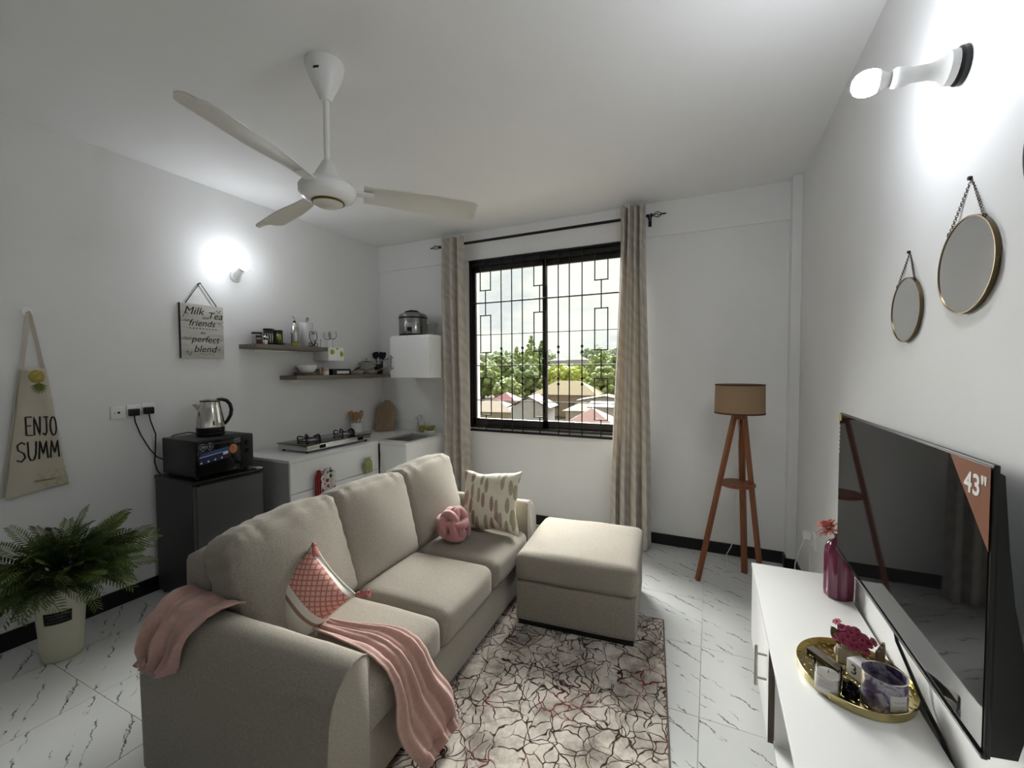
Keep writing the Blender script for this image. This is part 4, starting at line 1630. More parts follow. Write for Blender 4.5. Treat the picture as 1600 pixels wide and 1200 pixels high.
# soap bottle and sponge dish
t = thing('soap_bottle', 'clear soap bottle of yellow green liquid beside the tap', 'bottle', (-2.775, 3.675, KZ))
clear_glass('thin_glass', (.985, .99, .99), .10)
mat('green_liquid', (.33, .34, .06), .2)
obj('bottle', MB().lathe([(.001, 0), (.028, 0), (.03, .004), (.03, .10), (.022, .125), (.012, .135), (.012, .145), (0, .145)], (0, 0, 0), 24), 'thin_glass', t)
obj('liquid', MB().lathe([(0, .003), (.027, .003), (.027, .075), (0, .075)], (0, 0, 0), 20), 'green_liquid', t)
obj('pump', MB().lathe([(.013, .145), (.013, .158), (.005, .16), (.005, .185), (0, .185)], (0, 0, 0), 14).tube([(0, 0, .182), (-.012, -.012, .184), (-.03, -.03, .176)], .005, 8), 'steel', t)
t = thing('sponge_dish', 'white dish holding yellow green sponges on the sink corner', 'dish', (-2.665, 3.665, KZ))
mat('sponge_yellow', (.36, .33, .05), .9, bump=.4, bscale=120)
mat('sponge_green', (.20, .24, .06), .9, bump=.4, bscale=120)
mat('ceramic_white', (.86, .85, .82), .25)
obj('dish', MB().lathe([(0, .002), (.045, 0), (.062, .012), (.066, .034), (.062, .034), (.056, .014), (0, .010)], (0, 0, 0), 28), 'ceramic_white', t)
obj('sponge', MB().rbox(.042, .028, .018, .008, 6, (0, 0, .004), .003, 20, 1, Matrix.Translation((-.006, 0, .048)) @ Matrix.Rotation(.35, 4, 'Y')), 'sponge_yellow', t)
obj('sponge', MB().rbox(.036, .024, .014, .007, 6, (0, 0, .004), .003, 20, 2, Matrix.Translation((.022, -.008, .060)) @ Matrix.Rotation(-.3, 4, 'Y')), 'sponge_green', t)

# gas hob
hob = thing('gas_hob', 'two-burner steel gas hob with black glass top', 'gas hob', (-3.03, 2.72, KZ))
HX0, HX1, HY0, HY1 = -3.255, -2.90, 2.345, 3.065
obj('body', MB().box(HX0 + .01, HY0 + .01, KZ + .018, HX1 - .008, HY1 - .01, KZ + .062, .004), 'steel', hob, world=True)
obj('glass_top', MB().box(HX0, HY0, KZ + .062, HX1, HY1, KZ + .068, .002), 'black_gloss', hob, world=True)
obj('front_panel', MB().box(HX1 - .008, HY0 + .012, KZ + .020, HX1 - .003, HY1 - .012, KZ + .061, .002), 'chrome', hob, world=True)
for (x, y) in ((HX0 + .04, HY0 + .04), (HX1 - .04, HY0 + .04), (HX0 + .04, HY1 - .04), (HX1 - .04, HY1 - .04)):
    obj('foot', MB().cyl((x, y, KZ), (x, y, KZ + .02), .012, n=12), 'rubber', hob, world=True)
for y in (2.505, 2.925):
    k = obj('knob', MB().box(HX1 - .003, y - .030, KZ + .026, HX1 + .001, y + .030, KZ + .056, .003), 'black_plastic', hob, world=True)
    obj('knob_grip', revolve(MB(), [(.013, 0), (.012, .016), (0, .017)], (HX1, y, KZ + .041), (1, 0, 0), 16).box(HX1 + .014, y - .003, KZ + .030, HX1 + .024, y + .003, KZ + .052, .001), 'black_plastic', k, world=True)
for y in (2.525, 2.905):
    c = Vector((-3.075, y, KZ + .068))
    b = obj('burner', MB().lathe([(.052, 0), (.050, .006), (.036, .008), (.034, .018), (.028, .022), (0, .022)], c, 28), 'steel', hob, world=True)
    obj('burner_cap', MB().lathe([(.026, .022), (.026, .028), (0, .030)], c, 24), 'black_iron', b, world=True)
    mb = MB().tube([c + Vector((.088 * cos(q), .088 * sin(q), .010)) for q in [2 * pi * i / 28 for i in range(28)]], .004, 6, closed=True)
    for q in range(5):
        an = 2 * pi * q / 5 + .3
        d = Vector((cos(an), sin(an), 0))
        mb.tube([c + d * .092 + Vector((0, 0, .002)), c + d * .094 + Vector((0, 0, .040)), c + d * .085 + Vector((0, 0, .046)), c + d * .035 + Vector((0, 0, .034))], [.006, .0065, .0065, .004], 6)
    obj('pan_support', mb, 'black_iron', b, world=True)

# utensil pot, chopping boards
c = Vector((-3.30, 3.275, KZ))
t = thing('utensil_pot', 'white round pot for wooden spoons behind the hob', 'pot', c)
obj('pot', MB().lathe([(.001, 0), (.046, 0), (.050, .004), (.056, .125), (.053, .126), (.047, .008), (0, .008)], (0, 0, 0), 28), 'ceramic_white', t)
mat('beech', (.36, .22, .11), .55, var=.15, vscale=12, stretch=(5, 5, 1))
for k, (dx, dy, w, lab) in enumerate(((-.030, -.022, .028, 'leftmost wooden spatula standing in the white utensil pot'), (.000, -.002, .032, 'broad wooden turner in the middle of the white utensil pot'), (.020, .030, .022, 'wooden spoon at the right side of the white utensil pot'))):
    a0 = c + Vector((dx * .4, dy * .4, .014))
    top = c + Vector((dx * 1.5, dy * 1.5, (.245, .228, .255)[k]))
    u_ = thing('wooden_utensil', lab, 'utensil', a0)
    mid = a0.lerp(top, .58)
    obj('shaft', MB().tube([a0, mid], .006, 8), 'beech', u_, world=True)
    ax = (top - mid).normalized()
    m = frame(mid, ax, Vector((.35, 1, 0)))
    pts = [(0, -.006), (.02, -w * .7), (.05, -w), (.085, -w * .9), (.098, -w * .4), (.10, w * .4), (.085, w * .9), (.05, w), (.02, w * .7), (0, .006)]
    obj('head', MB().prism(pts, -.004, .004, m), 'beech', u_, world=True)
mat('board_wood', (.30, .21, .13), .5, var=.16, vscale=10, stretch=(6, 1, .8))


def board(label, base, w, h, normal_tilt, thk, yaw):
    t = thing('chopping_board', label, 'chopping board', base)
    pts = [(-w, 0), (w, 0), (w, h * .70)]
    for q in range(1, 9):
        an = pi / 2 * q / 8
        pts.append((w - .045 + .045 * cos(an) - (.03 * q / 8), h * .70 + (h * .24) * sin(an)))
    pts += [(.03, h), (-.03, h)]
    pts += [(-x, y) for x, y in reversed(pts[2:11])]
    A = Matrix.Translation(base) @ Matrix.Rotation(yaw, 4, 'Z') @ Matrix.Rotation(pi / 2 - normal_tilt, 4, 'X')
    obj('board', MB().prism(pts, 0, thk, A), 'board_wood', t, world=True, smooth=20)
    return t


board('brown arched chopping board leaning in the kitchen corner', Vector((-3.215, 3.60, KZ + .001)), .105, .34, .28, .016, radians(22))
board('darker chopping board tucked behind the arched board', Vector((-3.275, 3.655, KZ + .001)), .09, .31, .22, .014, radians(32))

# cloths on drawer handles
mat('red_cloth', (.30, .03, .035), .9, var=.1, vscale=30)


def towel_mat(t, N, L, b):
    mth = node_math(N, L)
    b.inputs['Roughness'].default_value = .9
    tcn = N.new('ShaderNodeTexCoord')
    v = N.new('ShaderNodeTexVoronoi')
    v.inputs['Scale'].default_value = 26
    L.new(tcn.outputs['Object'], v.inputs['Vector'])
    sep = N.new('ShaderNodeSeparateColor')
    L.new(v.outputs['Color'], sep.inputs['Color'])
    f = mth('LESS_THAN', v.outputs['Distance'], .42)
    leaf = mixc(N, L, mth('GREATER_THAN', sep.outputs['Red'], .5), (.42, .03, .04), (.06, .10, .05))
    L.new(mixc(N, L, mth('MULTIPLY', f, mth('GREATER_THAN', sep.outputs['Green'], .35)), (.66, .64, .60), leaf), b.inputs['Base Color'])


pattern_mat('floral_towel', towel_mat)
mat('lime_cloth', (.36, .40, .17), .9, var=.25, vscale=35)


def hung(name, label, y0, y1, z0, z1, m, cat, seed):
    def fn(u, v):
        s = v
        z = z1 - (z1 - z0) * s
        g = .35 + .65 * smoothstep(0, .35, s)
        y = (y0 + y1) / 2 + (u - .5) * (y1 - y0) * g
        x = KX + .040 + .010 * sin(2 * pi * (2.6 * u) + seed) * (.5 + s) + .006 * noise.noise(Vector((u * 4, s * 4, seed)))
        return (x, y, z)
    o = obj(name, MB().grid(fn, 30, 24), m, smooth=180)
    solidify(o, .006)
    return tag(rebase(o), label, cat)


hung('tea_towel', 'white tea towel with red and green leaf print on a drawer handle', 2.36, 2.52, .53, .715, 'floral_towel', 'towel', 1.)
hung('tea_towel', 'narrow dark red tea towel on the nearer drawer handle', 2.315, 2.385, .52, .715, 'red_cloth', 'towel', 2.)
hung('dish_cloth', 'pale green dish cloth hanging on the further drawer handle', 2.835, 2.925, .575, .715, 'lime_cloth', 'cloth', 3.)

# ------------------------------------------------------------------ wall shelves
mat('shelf_wood', (.165, .140, .112), .5, var=.22, vscale=7, stretch=(3, .5, 3), bump=.05)
S1, S2 = 1.708, 1.452
for (label, z, y0, y1) in (('upper grey brown wooden floating shelf on the left wall', S1, 2.163, 2.845), ('lower grey brown wooden floating shelf reaching the corner cabinet', S2, 2.512, YB - .02)):
    t = thing('floating_shelf', label, 'shelf', (XL + .11, (y0 + y1) / 2, z - .036))
    obj('board', MB().box(XL, y0, z - .036, -3.2, y1, z, .002), 'shelf_wood', t, world=True)
    obj('bracket', MB().box(XL, y0 + .12, z - .046, XL + .012, y1 - .12, z - .036), 'steel', t, world=True)
SXc = -3.31


def lathe_thing(name, label, cat, x, y, z, parts, group=None, n=24):
    t = thing(name, label, cat, (x, y, z), 0, group)
    for (pn, prof, m) in parts:
        obj(pn, MB().lathe(prof, (0, 0, 0), n), m, t, smooth=45)
    return t


def cyl_prof(r, z0, z1, e=.003):
    return [(0, z0), (r - e, z0), (r, z0 + e), (r, z1 - e), (r - e, z1), (0, z1)]


mat('spice_red', (.12, .03, .02), .5)
mat('dark_tin', (.025, .024, .022), .3, metal=.3)
mat('tin_green', (.22, .27, .04), .4)
mat('kitchen_paper', (.62, .60, .61), .9, bump=.2, bscale=120)
lathe_thing('spice_jar', 'little spice jar with red contents at the near end of the upper shelf', 'jar', -3.245, 2.212, S1, [('glass', cyl_prof(.020, 0, .052), 'thin_glass'), ('spice', cyl_prof(.017, .003, .038), 'spice_red'), ('lid', cyl_prof(.020, .052, .070), 'black_plastic')])
lathe_thing('spice_jar', 'little salt jar with white contents next to the red spice jar', 'jar', -3.25, 2.268, S1, [('glass', cyl_prof(.020, 0, .050), 'thin_glass'), ('salt', cyl_prof(.017, .003, .036), 'ceramic_white'), ('lid', cyl_prof(.020, .050, .066), 'chrome')])
lathe_thing('storage_jar', 'squat grey storage jar behind the spice jars', 'jar', -3.33, 2.255, S1, [('jar', cyl_prof(.038, 0, .085), 'steel'), ('lid', cyl_prof(.039, .085, .100), 'dark_tin')])
def canister(label, y, r, h, accent):
    t = lathe_thing('canister', label, 'canister', -3.30, y, S1, [('body', cyl_prof(r, 0, h), 'dark_tin'), ('lid', cyl_prof(r + .001, h, h + .016), 'black_plastic')])
    mb = MB()
    for k in range(4):
        a = radians(-70 + k * 24)
        mb.tube([((r + .0008) * cos(a), (r + .0008) * sin(a), .02), ((r + .0008) * cos(a + .1), (r + .0008) * sin(a + .1), h * .55), ((r + .0008) * cos(a - .05), (r + .0008) * sin(a - .05), h * .8)], .0022, 5)
    obj('printed_pattern', mb, 'white_print' if not accent else 'tin_green', t)
    if accent:
        lb_ = wrap_label(r + .0012, radians(-55), radians(5), h * .40, h * .85)
        solidify(obj('leaf_label', lb_, 'tin_green', t), .0008)
canister('black patterned tea canister on the upper shelf', 2.335, .040, .118, False)
canister('black canister with green leaf label on the upper shelf', 2.418, .036, .112, True)
lathe_thing('glass_jar', 'clear glass jar beside the steel oil bottle', 'jar', -3.29, 2.492, S1, [('glass', [(.001, 0), (.036, 0), (.038, .004), (.038, .115), (.035, .118), (.035, .006), (.001, .006)], 'thin_glass'), ('grain', cyl_prof(.033, .007, .028), 'wax')])
t = lathe_thing('oil_bottle', 'steel oil bottle with pourer on the upper shelf', 'bottle', -3.285, 2.566, S1, [('base_glass', cyl_prof(.030, 0, .03), 'green_liquid'), ('sleeve', cyl_prof(.0305, .03, .165), 'steel'), ('neck', [(.030, .165), (.024, .18), (.014, .19), (.013, .205), (0, .205)], 'chrome'), ('stopper', cyl_prof(.011, .205, .222), 'black_plastic')])
obj('pourer', MB().tube([(0, 0, .22), (0, 0, .24), (.0, -.012, .256), (.0, -.026, .26)], [.006, .005, .004, .003], 8), 'chrome', t)
# kitchen roll on an iron scroll holder
c = Vector((-3.30, 2.70, S1))
t = thing('paper_roll_holder', 'black wrought-iron scroll kitchen roll holder', 'roll holder', c)
obj('base_ring', MB().tube([(.05 * cos(q), .05 * sin(q), .004) for q in [2 * pi * i / 24 for i in range(24)]], .004, 6, closed=True), 'black_iron', t)
obj('post', MB().tube([(0, 0, .002), (0, 0, .25), (0, .004, .262), (0, .012, .266), (0, .018, .258), (0, .018, .235)], .0035, 6), 'black_iron', t)
obj('crossbar', MB().tube([(-.05, 0, .004), (.085, 0, .004)], .003, 6), 'black_iron', t)
mb = MB()
for sg in (-1, 1):
    pts = [(.083, 0, .006)]
    for i in range(22):
        f = i / 21
        pts.append((.083, sg * (.004 + .036 * sin(pi * min(1, f * 1.15) * .62)), .02 + .10 * f))
    for i in range(1, 16):
        q = i / 15 * 1.6 * pi
        rr = .019 * (1 - .55 * i / 15)
        pts.append((.083, sg * (.036 - .019 + rr * cos(q) * 1.0), .12 + rr * sin(q)))
    mb.tube(pts, .003, 6)
    low = []
    for i in range(20):
        q = -pi / 2 + i / 19 * 1.7 * pi
        rr = .020 * (1 - .5 * i / 19)
        low.append((.083, sg * (.028 + rr * cos(q)), .022 + rr * sin(q)))
    mb.tube([(.083, 0, .02)] + low, .003, 6)
obj('scroll', mb, 'black_iron', t)
single('kitchen_roll', MB().lathe([(.016, .006), (.054, .006), (.055, .010), (.055, .212), (.054, .216), (.016, .216), (.016, .006)], c, 32), 'kitchen_paper', 'white kitchen paper roll on the scroll holder', 'paper roll')


def wine(label, x, y, z, h, r):
    t = thing('wine_glass', label, 'glass', (x, y, z))
    obj('bowl', MB().lathe([(.003, h * .48), (r * .7, h * .56), (r, h * .72), (r * .94, h * .88), (r * .78, h), (r * .76, h), (r * .91, h * .88), (r * .96, h * .72), (r * .66, h * .57), (.001, h * .50)], (0, 0, 0), 24), 'thin_glass', t)
    obj('stem', MB().cyl((0, 0, .004), (0, 0, h * .49), .0035, n=8), 'thin_glass', t)
    obj('foot', MB().lathe([(0, 0), (r * .82, 0), (r * .82, .002), (.004, .006), (0, .006)], (0, 0, 0), 20), 'thin_glass', t)


def tumbler(name, label, x, y, z, r, h):
    lathe_thing(name, label, 'glass', x, y, z, [('glass', [(.001, 0), (r * .82, 0), (r * .85, .004), (r, h), (r * .95, h), (r * .79, .007), (.001, .007)], 'thin_glass')])


tumbler('drinking_glass', 'short clear tumbler right of the kitchen roll', -3.27, 2.79, S1, .030, .075)
tumbler('drinking_glass', 'clear tumbler near the wall at the end of the upper shelf', -3.36, 2.805, S1, .028, .070)
# white box with lime prints fixed at the shelf end, with stemware on it
t = thing('wall_box', 'white wall box with lime green fruit print beyond the upper shelf', 'box', (-3.32, 2.95, 1.585))
bx = obj('box', MB().box(XL, 2.862, 1.588, -3.215, 3.045, 1.712, .003), 'white_plastic', t, world=True)
mat('lime_print', (.30, .40, .02), .6)
for (y, z, ry, rz) in ((2.905, 1.668, .024, .024), (3.015, 1.652, .019, .027), (2.965, 1.70, .016, .008)):
    pts = [(y + ry * cos(q) * (1 + .12 * cos(3 * q)), z + rz * sin(q)) for q in [2 * pi * i / 20 for i in range(20)]]
    obj('fruit_print', MB().prism(pts, 0, .0008, Matrix(((0, 0, 1, -3.2148), (1, 0, 0, 0), (0, 1, 0, 0), (0, 0, 0, 1)))), 'lime_print', bx, world=True, smooth=0)
wine('wine glass standing on the near corner of the white lime-print box', -3.27, 2.90, 1.712, .14, .034)
wine('wine glass standing on the far corner of the white lime-print box', -3.30, 2.99, 1.712, .16, .038)

# lower shelf contents
mat('rattan', (.16, .125, .095), .7, var=.3, vscale=60)
lathe_thing('serving_tray', 'brown round serving tray under the white bowls', 'tray', SXc + .005, 2.69, S2, [('tray', [(0, .002), (.096, 0), (.106, .026), (.103, .027), (.094, .006), (0, .006)], 'rattan')], n=36)
for k, (lab, dz) in enumerate((('lower of two nested white bowls on the brown tray', .007), ('upper of two nested white bowls on the brown tray', .024))):
    lathe_thing('bowl', lab, 'bowl', SXc + .01, 2.695, S2 + dz, [('bowl', [(0, .0), (.036, 0), (.040, .006), (.070, .036), (.082, .070), (.079, .070), (.066, .038), (.036, .011), (0, .010)], 'ceramic_white')], 'nested bowls', 32)
lathe_thing('round_basket', 'small dark basket behind the pink cup', 'basket', -3.36, 2.83, S2, [('basket', [(0, 0), (.036, 0), (.042, .06), (.038, .06), (.033, .006), (0, .006)], 'rattan')])
mat('cup_pink', (.46, .31, .26), .4)
t = lathe_thing('cup', 'pink and cream cup on the lower shelf', 'cup', -3.265, 2.865, S2, [('lower_body', [(0, 0), (.026, 0), (.031, .006), (.033, .036), (0, .036)], 'cream_enamel'), ('upper_body', [(.033, .036), (.034, .072), (.031, .072), (.030, .037)], 'cup_pink')])
obj('ear', MB().tube([(0, -.033, .055), (0, -.048, .05), (0, -.050, .03), (0, -.033, .018)], .004, 6), 'cup_pink', t)
t = thing('black_box', 'long black box with white label on the lower shelf', 'box', (-3.30, 3.04, S2))
b = obj('box', MB().box(-3.37, 2.935, S2, -3.245, 3.155, S2 + .058, .003), 'black_plastic', t, world=True)
obj('label_strip', MB().box(-3.245, 2.985, S2 + .012, -3.2442, 3.135, S2 + .040), 'white_print', b, world=True, smooth=0)
mat('pan_beige', (.30, .275, .235), .35, var=.06, vscale=8)
def pan(label, x, y, z, r, h, ha, hr, lid=False, name='frying_pan'):
    t = thing(name, label, 'pan', (x, y, z))
    obj('pan', MB().lathe([(0, 0), (r * .78, 0), (r * .86, .006), (r, h), (r * .97, h), (r * .82, .009), (0, .006)], (0, 0, 0), 36), 'pan_beige', t)
    d = Vector((cos(ha), sin(ha), 0))
    obj('handle', MB().tube([d * r * .96 + Vector((0, 0, h * .8)), d * (r + .04) + Vector((0, 0, h + .012)), d * (r + hr) + Vector((0, 0, h + .05))], [.007, .009, .010], 8, flat=.6), 'pan_beige', t)
    if lid:
        l = obj('lid', MB().lathe([(r * 1.0, h), (r * .99, h + .006), (r * .6, h + .022), (0, h + .028)], (0, 0, 0), 36), 'thin_glass', t)
        obj('lid_knob', MB().lathe([(.006, h + .026), (.005, h + .036), (.014, h + .044), (.012, h + .052), (0, h + .053)], (0, 0, 0), 16), 'chrome', l)
pan('shallow beige frying pan lying left of the beige saucepan', -3.305, 3.262, S2, .095, .042, radians(52), .12)
pan('small beige saucepan standing on the wide beige frying pan', -3.315, 3.445, S2 + .048, .078, .070, radians(38), .15, True, 'saucepan')
pan('wide beige frying pan under the saucepan beside the wall cabinet', -3.31, 3.47, S2, .098, .045, radians(30), .14)
t = lathe_thing('kitchen_tool', 'small dark and steel kitchen tool resting on the shallow frying pan', 'utensil', -3.25, 3.24, S2 + .045, [])
obj('grip', MB().tube([(0, -.03, .0), (0, .02, .022), (0, .05, .03)], [.008, .01, .006], 8), 'dark_tin', t)
obj('blade', MB().tube([(0, .05, .03), (0, .075, .02)], [.006, .004], 8), 'chrome', t)
c = Vector((-3.34, 3.655, S2))
t = lathe_thing('utensil_caddy', 'dark round caddy for black cooking utensils', 'caddy', c.x, c.y, c.z, [('caddy', [(0, 0), (.045, 0), (.05, .11), (.046, .11), (.042, .006), (0, .006)], 'dark_tin')])
for k, (dx, dy, hd, lab) in enumerate(((.02, -.05, .040, 'broad black slotted turner nearest the pans'), (.03, -.01, .026, 'black ladle in the middle of the dark caddy'), (.025, .03, .022, 'black spoon beside the wall cabinet'), (.0, .045, .018, 'thin black whisk at the back of the dark caddy'))):
    u_ = thing('black_utensil', lab, 'utensil', c + Vector((dx * .4, dy * .4, .01)))
    a0, a1 = c + Vector((dx * .4, dy * .4, .01)), c + Vector((dx * 1.3, dy * 1.3, .165))
    obj('shaft', MB().tube([a0, a1], .005, 8), 'black_plastic', u_, world=True)
    m = frame(a1, (a1 - a0), Vector((.2, 1, 0)))
    obj('head', MB().prism([(0, -.006), (.015, -hd * .8), (.05, -hd), (.075, -hd * .85), (.082, 0), (.075, hd * .85), (.05, hd), (.015, hd * .8), (0, .006)], -.003, .003, m), 'black_plastic', u_, world=True)

# ------------------------------------------------------------------ wall cabinet with rice cooker
t = thing('wall_cabinet', 'white one-door wall cabinet beside the left curtain', 'cabinet', (-2.70, 3.58, 1.418))
obj('carcass', MB().box(-2.94, 3.405, 1.418, -2.462, YB - .003, 1.842, .002), 'white_gloss', t, world=True)
d = obj('door', MB().box(-2.94, 3.385, 1.420, -2.462, 3.403, 1.822, .003), 'white_gloss', t, world=True)
mb = MB().cyl((-2.905, 3.355, 1.495), (-2.905, 3.355, 1.645), .0075, n=10)
for z in (1.515, 1.625):
    mb.cyl((-2.905, 3.355, z), (-2.905, 3.386, z), .005, n=8)
obj('handle', mb, mat('dark_handle', (.22, .22, .22), .35, metal=.8), d, world=True)
c = Vector((-2.795, 3.575, 1.842))
t = thing('rice_cooker', 'steel and black rice cooker on top of the wall cabinet', 'rice cooker', c)
mat('dark_steel', (.28, .275, .27), .16, metal=1)
obj('base', MB().lathe([(0, .0), (.125, 0), (.142, .012), (.144, .022), (0, .022)], (0, 0, 0), 40), 'black_plastic', t)
obj('body', MB().lathe([(.143, .022), (.146, .06), (.146, .175), (.142, .185), (0, .185)], (0, 0, 0), 48), 'dark_steel', t)
obj('seam', MB().lathe([(.145, .178), (.1485, .182), (.1485, .190), (.145, .194)], (0, 0, 0), 48), 'black_plastic', t)
l = obj('lid', MB().lathe([(.146, .194), (.143, .215), (.120, .235), (.06, .247), (0, .249)], (0, 0, 0), 48), 'dark_steel', t)
obj('lid_handle', MB().tube([(-.11, -.02, .225), (-.06, -.03, .255), (.0, -.03, .262), (.07, -.03, .252), (.12, -.02, .225)], [.014, .016, .017, .016, .012], 8, flat=.6), 'black_plastic', l)
pm = Matrix.Rotation(radians(-52), 4, 'Z')
pl = obj('control_panel', MB().box(.138, -.050, .045, .152, .050, .128, .006, mtx=pm @ Matrix.Rotation(radians(-14), 4, 'Z')), 'steel', t)
obj('lever', MB().box(.150, -.024, .045, .160, .024, .085, .005, mtx=pm @ Matrix.Rotation(radians(-14), 4, 'Z')), 'black_plastic', t)
tumbler('drinking_glass', 'ribbed clear tumbler right of the rice cooker', -2.545, 3.56, 1.842, .048, .125)

# ------------------------------------------------------------------ mini fridge, oven, kettle
fr = thing('mini_fridge', 'dark grey mini fridge standing beside the kitchen drawers', 'fridge', (-3.13, 1.78, 0))
mat('fridge_grey', (.085, .085, .088), .32, metal=.35)
mat('fridge_side', (.035, .035, .036), .45)
FX, FY0, FY1, FZ = -2.90, 1.545, 1.985, .80
obj('body', MB().box(-3.38, FY0 + .006, .02, FX - .055, FY1 - .004, FZ - .006, .004), 'fridge_side', fr, world=True)
obj('top', MB().box(-3.38, FY0, FZ - .022, FX - .01, FY1, FZ, .005), 'black_plastic', fr, world=True)
d = obj('door', MB().box(FX - .050, FY0 + .004, .05, FX, FY1 - .002, FZ - .032, .006), 'fridge_grey', fr, world=True)
obj('door_grip', MB().box(FX - .045, FY0 + .02, FZ - .034, FX - .004, FY1 - .02, FZ - .022, .003), 'black_plastic', d, world=True)
obj('hinge', MB().box(FX - .045, FY1 - .05, FZ, FX + .004, FY1 - .006, FZ + .010, .002), 'steel', fr, world=True)
for (x, y) in ((-3.34, 1.58), (-2.98, 1.58), (-3.34, 1.95), (-2.98, 1.95)):
    obj('foot', MB().cyl((x, y, 0), (x, y, .022), .016, n=12), 'rubber', fr, world=True)
ov = thing('mini_oven', 'black mini oven with stickers on top of the fridge', 'oven', (-3.14, 1.76, FZ))
OX0, OX1, OY0, OY1, OZ0, OZ1 = -3.325, -2.955, 1.572, 1.952, FZ + .018, 1.052
obj('case', MB().box(OX0, OY0, OZ0, OX1, OY1, OZ1, .006), 'black_plastic', ov, world=True)
obj('top_rib', MB().box(OX0 + .04, OY0 + .20, OZ1, OX1 - .05, OY1 - .04, OZ1 + .004, .002), 'black_plastic', ov, world=True)
dr = obj('door', MB().box(OX1, OY0 + .008, OZ0 + .008, OX1 + .012, OY0 + .285, OZ1 - .012, .003), 'black_gloss', ov, world=True)
obj('door_bar', MB().cyl((OX1 + .024, OY0 + .04, OZ1 - .03), (OX1 + .024, OY0 + .25, OZ1 - .03), .005, n=8), 'black_plastic', dr, world=True)
obj('control_panel', MB().box(OX1, OY0 + .29, OZ0 + .008, OX1 + .008, OY1 - .006, OZ1 - .012, .003), 'black_plastic', ov, world=True)
for z in (OZ1 - .055, OZ1 - .115):
    obj('knob', revolve(MB(), [(.018, 0), (.016, .018), (0, .018)], (OX1 + .008, OY1 - .045, z), (1, 0, 0), 18).box(OX1 + .024, OY1 - .048, z - .015, OX1 + .030, OY1 - .042, z + .015, .001), 'dark_tin', ov, world=True)
for (x, y) in ((-3.29, 1.60), (-2.99, 1.60), (-3.29, 1.92), (-2.99, 1.92)):
    obj('foot', MB().cyl((x, y, FZ), (x, y, FZ + .020), .012, n=10), 'rubber', ov, world=True)
SXo = OX1 + .0125
mat('sticker_blue', (.030, .075, .24), .4)
mat('sticker_navy', (.010, .018, .07), .4)
mat('sticker_pizza', (.46, .17, .06), .5, var=.5, vscale=55)


def wallquad(x, pts, th=.0006):
    n = len(pts)
    return MB().raw([(x, y, z) for y, z in pts] + [(x + th, y, z) for y, z in pts], [tuple(reversed(range(n))), tuple(range(n, 2 * n))] + [(i, (i + 1) % n, n + (i + 1) % n, n + i) for i in range(n)])


s1 = obj('blue_sticker', wallquad(SXo, [(OY0 + .018, .942), (OY0 + .20, .960), (OY0 + .205, .990), (OY0 + .03, .962)]), 'sticker_blue', dr, world=True, smooth=0)
s2 = obj('navy_sticker', wallquad(SXo, [(OY0 + .018, .895), (OY0 + .205, .915), (OY0 + .205, .956), (OY0 + .018, .938)]), 'sticker_navy', dr, world=True, smooth=0)
mb = wallquad(SXo + .0004, [(OY0 + .02, .940), (OY0 + .165, .956), (OY0 + .165, .959), (OY0 + .02, .943)])
for k in range(4):
    y = OY0 + .03 + k * .042
    z = .906 + .005 * k
    mb2 = wallquad(SXo + .0004, [(y + .006 * cos(q), z + .006 * sin(q)) for q in [2 * pi * i / 10 for i in range(10)]])
    mb.raw(mb2.v, mb2.f)
mb2 = wallquad(SXo + .0004, [(OY0 + .165, .938), (OY0 + .198, .942), (OY0 + .198, .962), (OY0 + .165, .957)])
mb.raw(mb2.v, mb2.f)
obj('sticker_print', mb, 'white_print', dr, world=True, smooth=0)
for k in range(2):
    y = OY0 + .042 + k * .042
    z = 1.005
    w = .018
    sh_ = [(y - w, z + .018), (y, z + .023), (y + w, z + .018), (y + w, z - .004), (y, z - .025), (y - w, z - .004)]
    b_ = obj('shield_sticker', wallquad(SXo, sh_), 'sticker_navy', dr, world=True, smooth=0)
    obj('shield_outline', MB().tube([(SXo + .0008, a_, c_) for a_, c_ in sh_], .0012, 4, closed=True).text(('10', '2')[k], .022, frame((SXo + .001, y, z + .003), (0, 1, 0), (0, 0, 1)), ext=.0003), 'white_print', dr, world=True, smooth=0)
obj('round_sticker', wallquad(SXo, [(OY0 + .232 + .027 * cos(q), .968 + .031 * sin(q)) for q in [2 * pi * i / 28 for i in range(28)]]), 'sticker_pizza', dr, world=True, smooth=0)
# kettle
c = Vector((-3.14, 1.775, OZ1 + .004))
ket = thing('electric_kettle', 'stainless steel electric kettle with black handle on the mini oven', 'kettle', c, radians(66))
mat('kettle_steel', (.60, .58, .54), .12, metal=1)
obj('power_base', MB().lathe([(0, 0), (.082, 0), (.085, .006), (.083, .020), (.078, .024), (0, .024)], (0, 0, 0), 36), 'black_plastic', ket)
obj('skirt', MB().lathe([(0, .024), (.081, .024), (.083, .030), (.083, .054), (0, .054)], (0, 0, 0), 36), 'black_plastic', ket)
obj('body', MB().lathe([(.082, .054), (.083, .062), (.078, .12), (.069, .18), (.060, .222), (.055, .232), (0, .232)], (0, 0, 0), 48), 'kettle_steel', ket)
l = obj('lid', MB().lathe([(.056, .232), (.054, .238), (.040, .246), (0, .248)], (0, 0, 0), 36), 'kettle_steel', ket)
obj('lid_ring', MB().lathe([(.055, .228), (.0585, .231), (.0575, .237), (.053, .239)], (0, 0, 0), 36), 'black_plastic', l)
obj('spout', MB().raw([(-.050, -.022, .222), (-.050, .022, .222), (-.100, 0, .214), (-.058, -.020, .190), (-.058, .020, .190), (-.064, 0, .160), (-.04, -.022, .21), (-.04, .022, .21)],
                      [(0, 2, 1), (0, 3, 2), (1, 2, 4), (3, 5, 2), (4, 2, 5), (3, 4, 5), (0, 1, 7, 6)]), 'kettle_steel', ket, smooth=60)
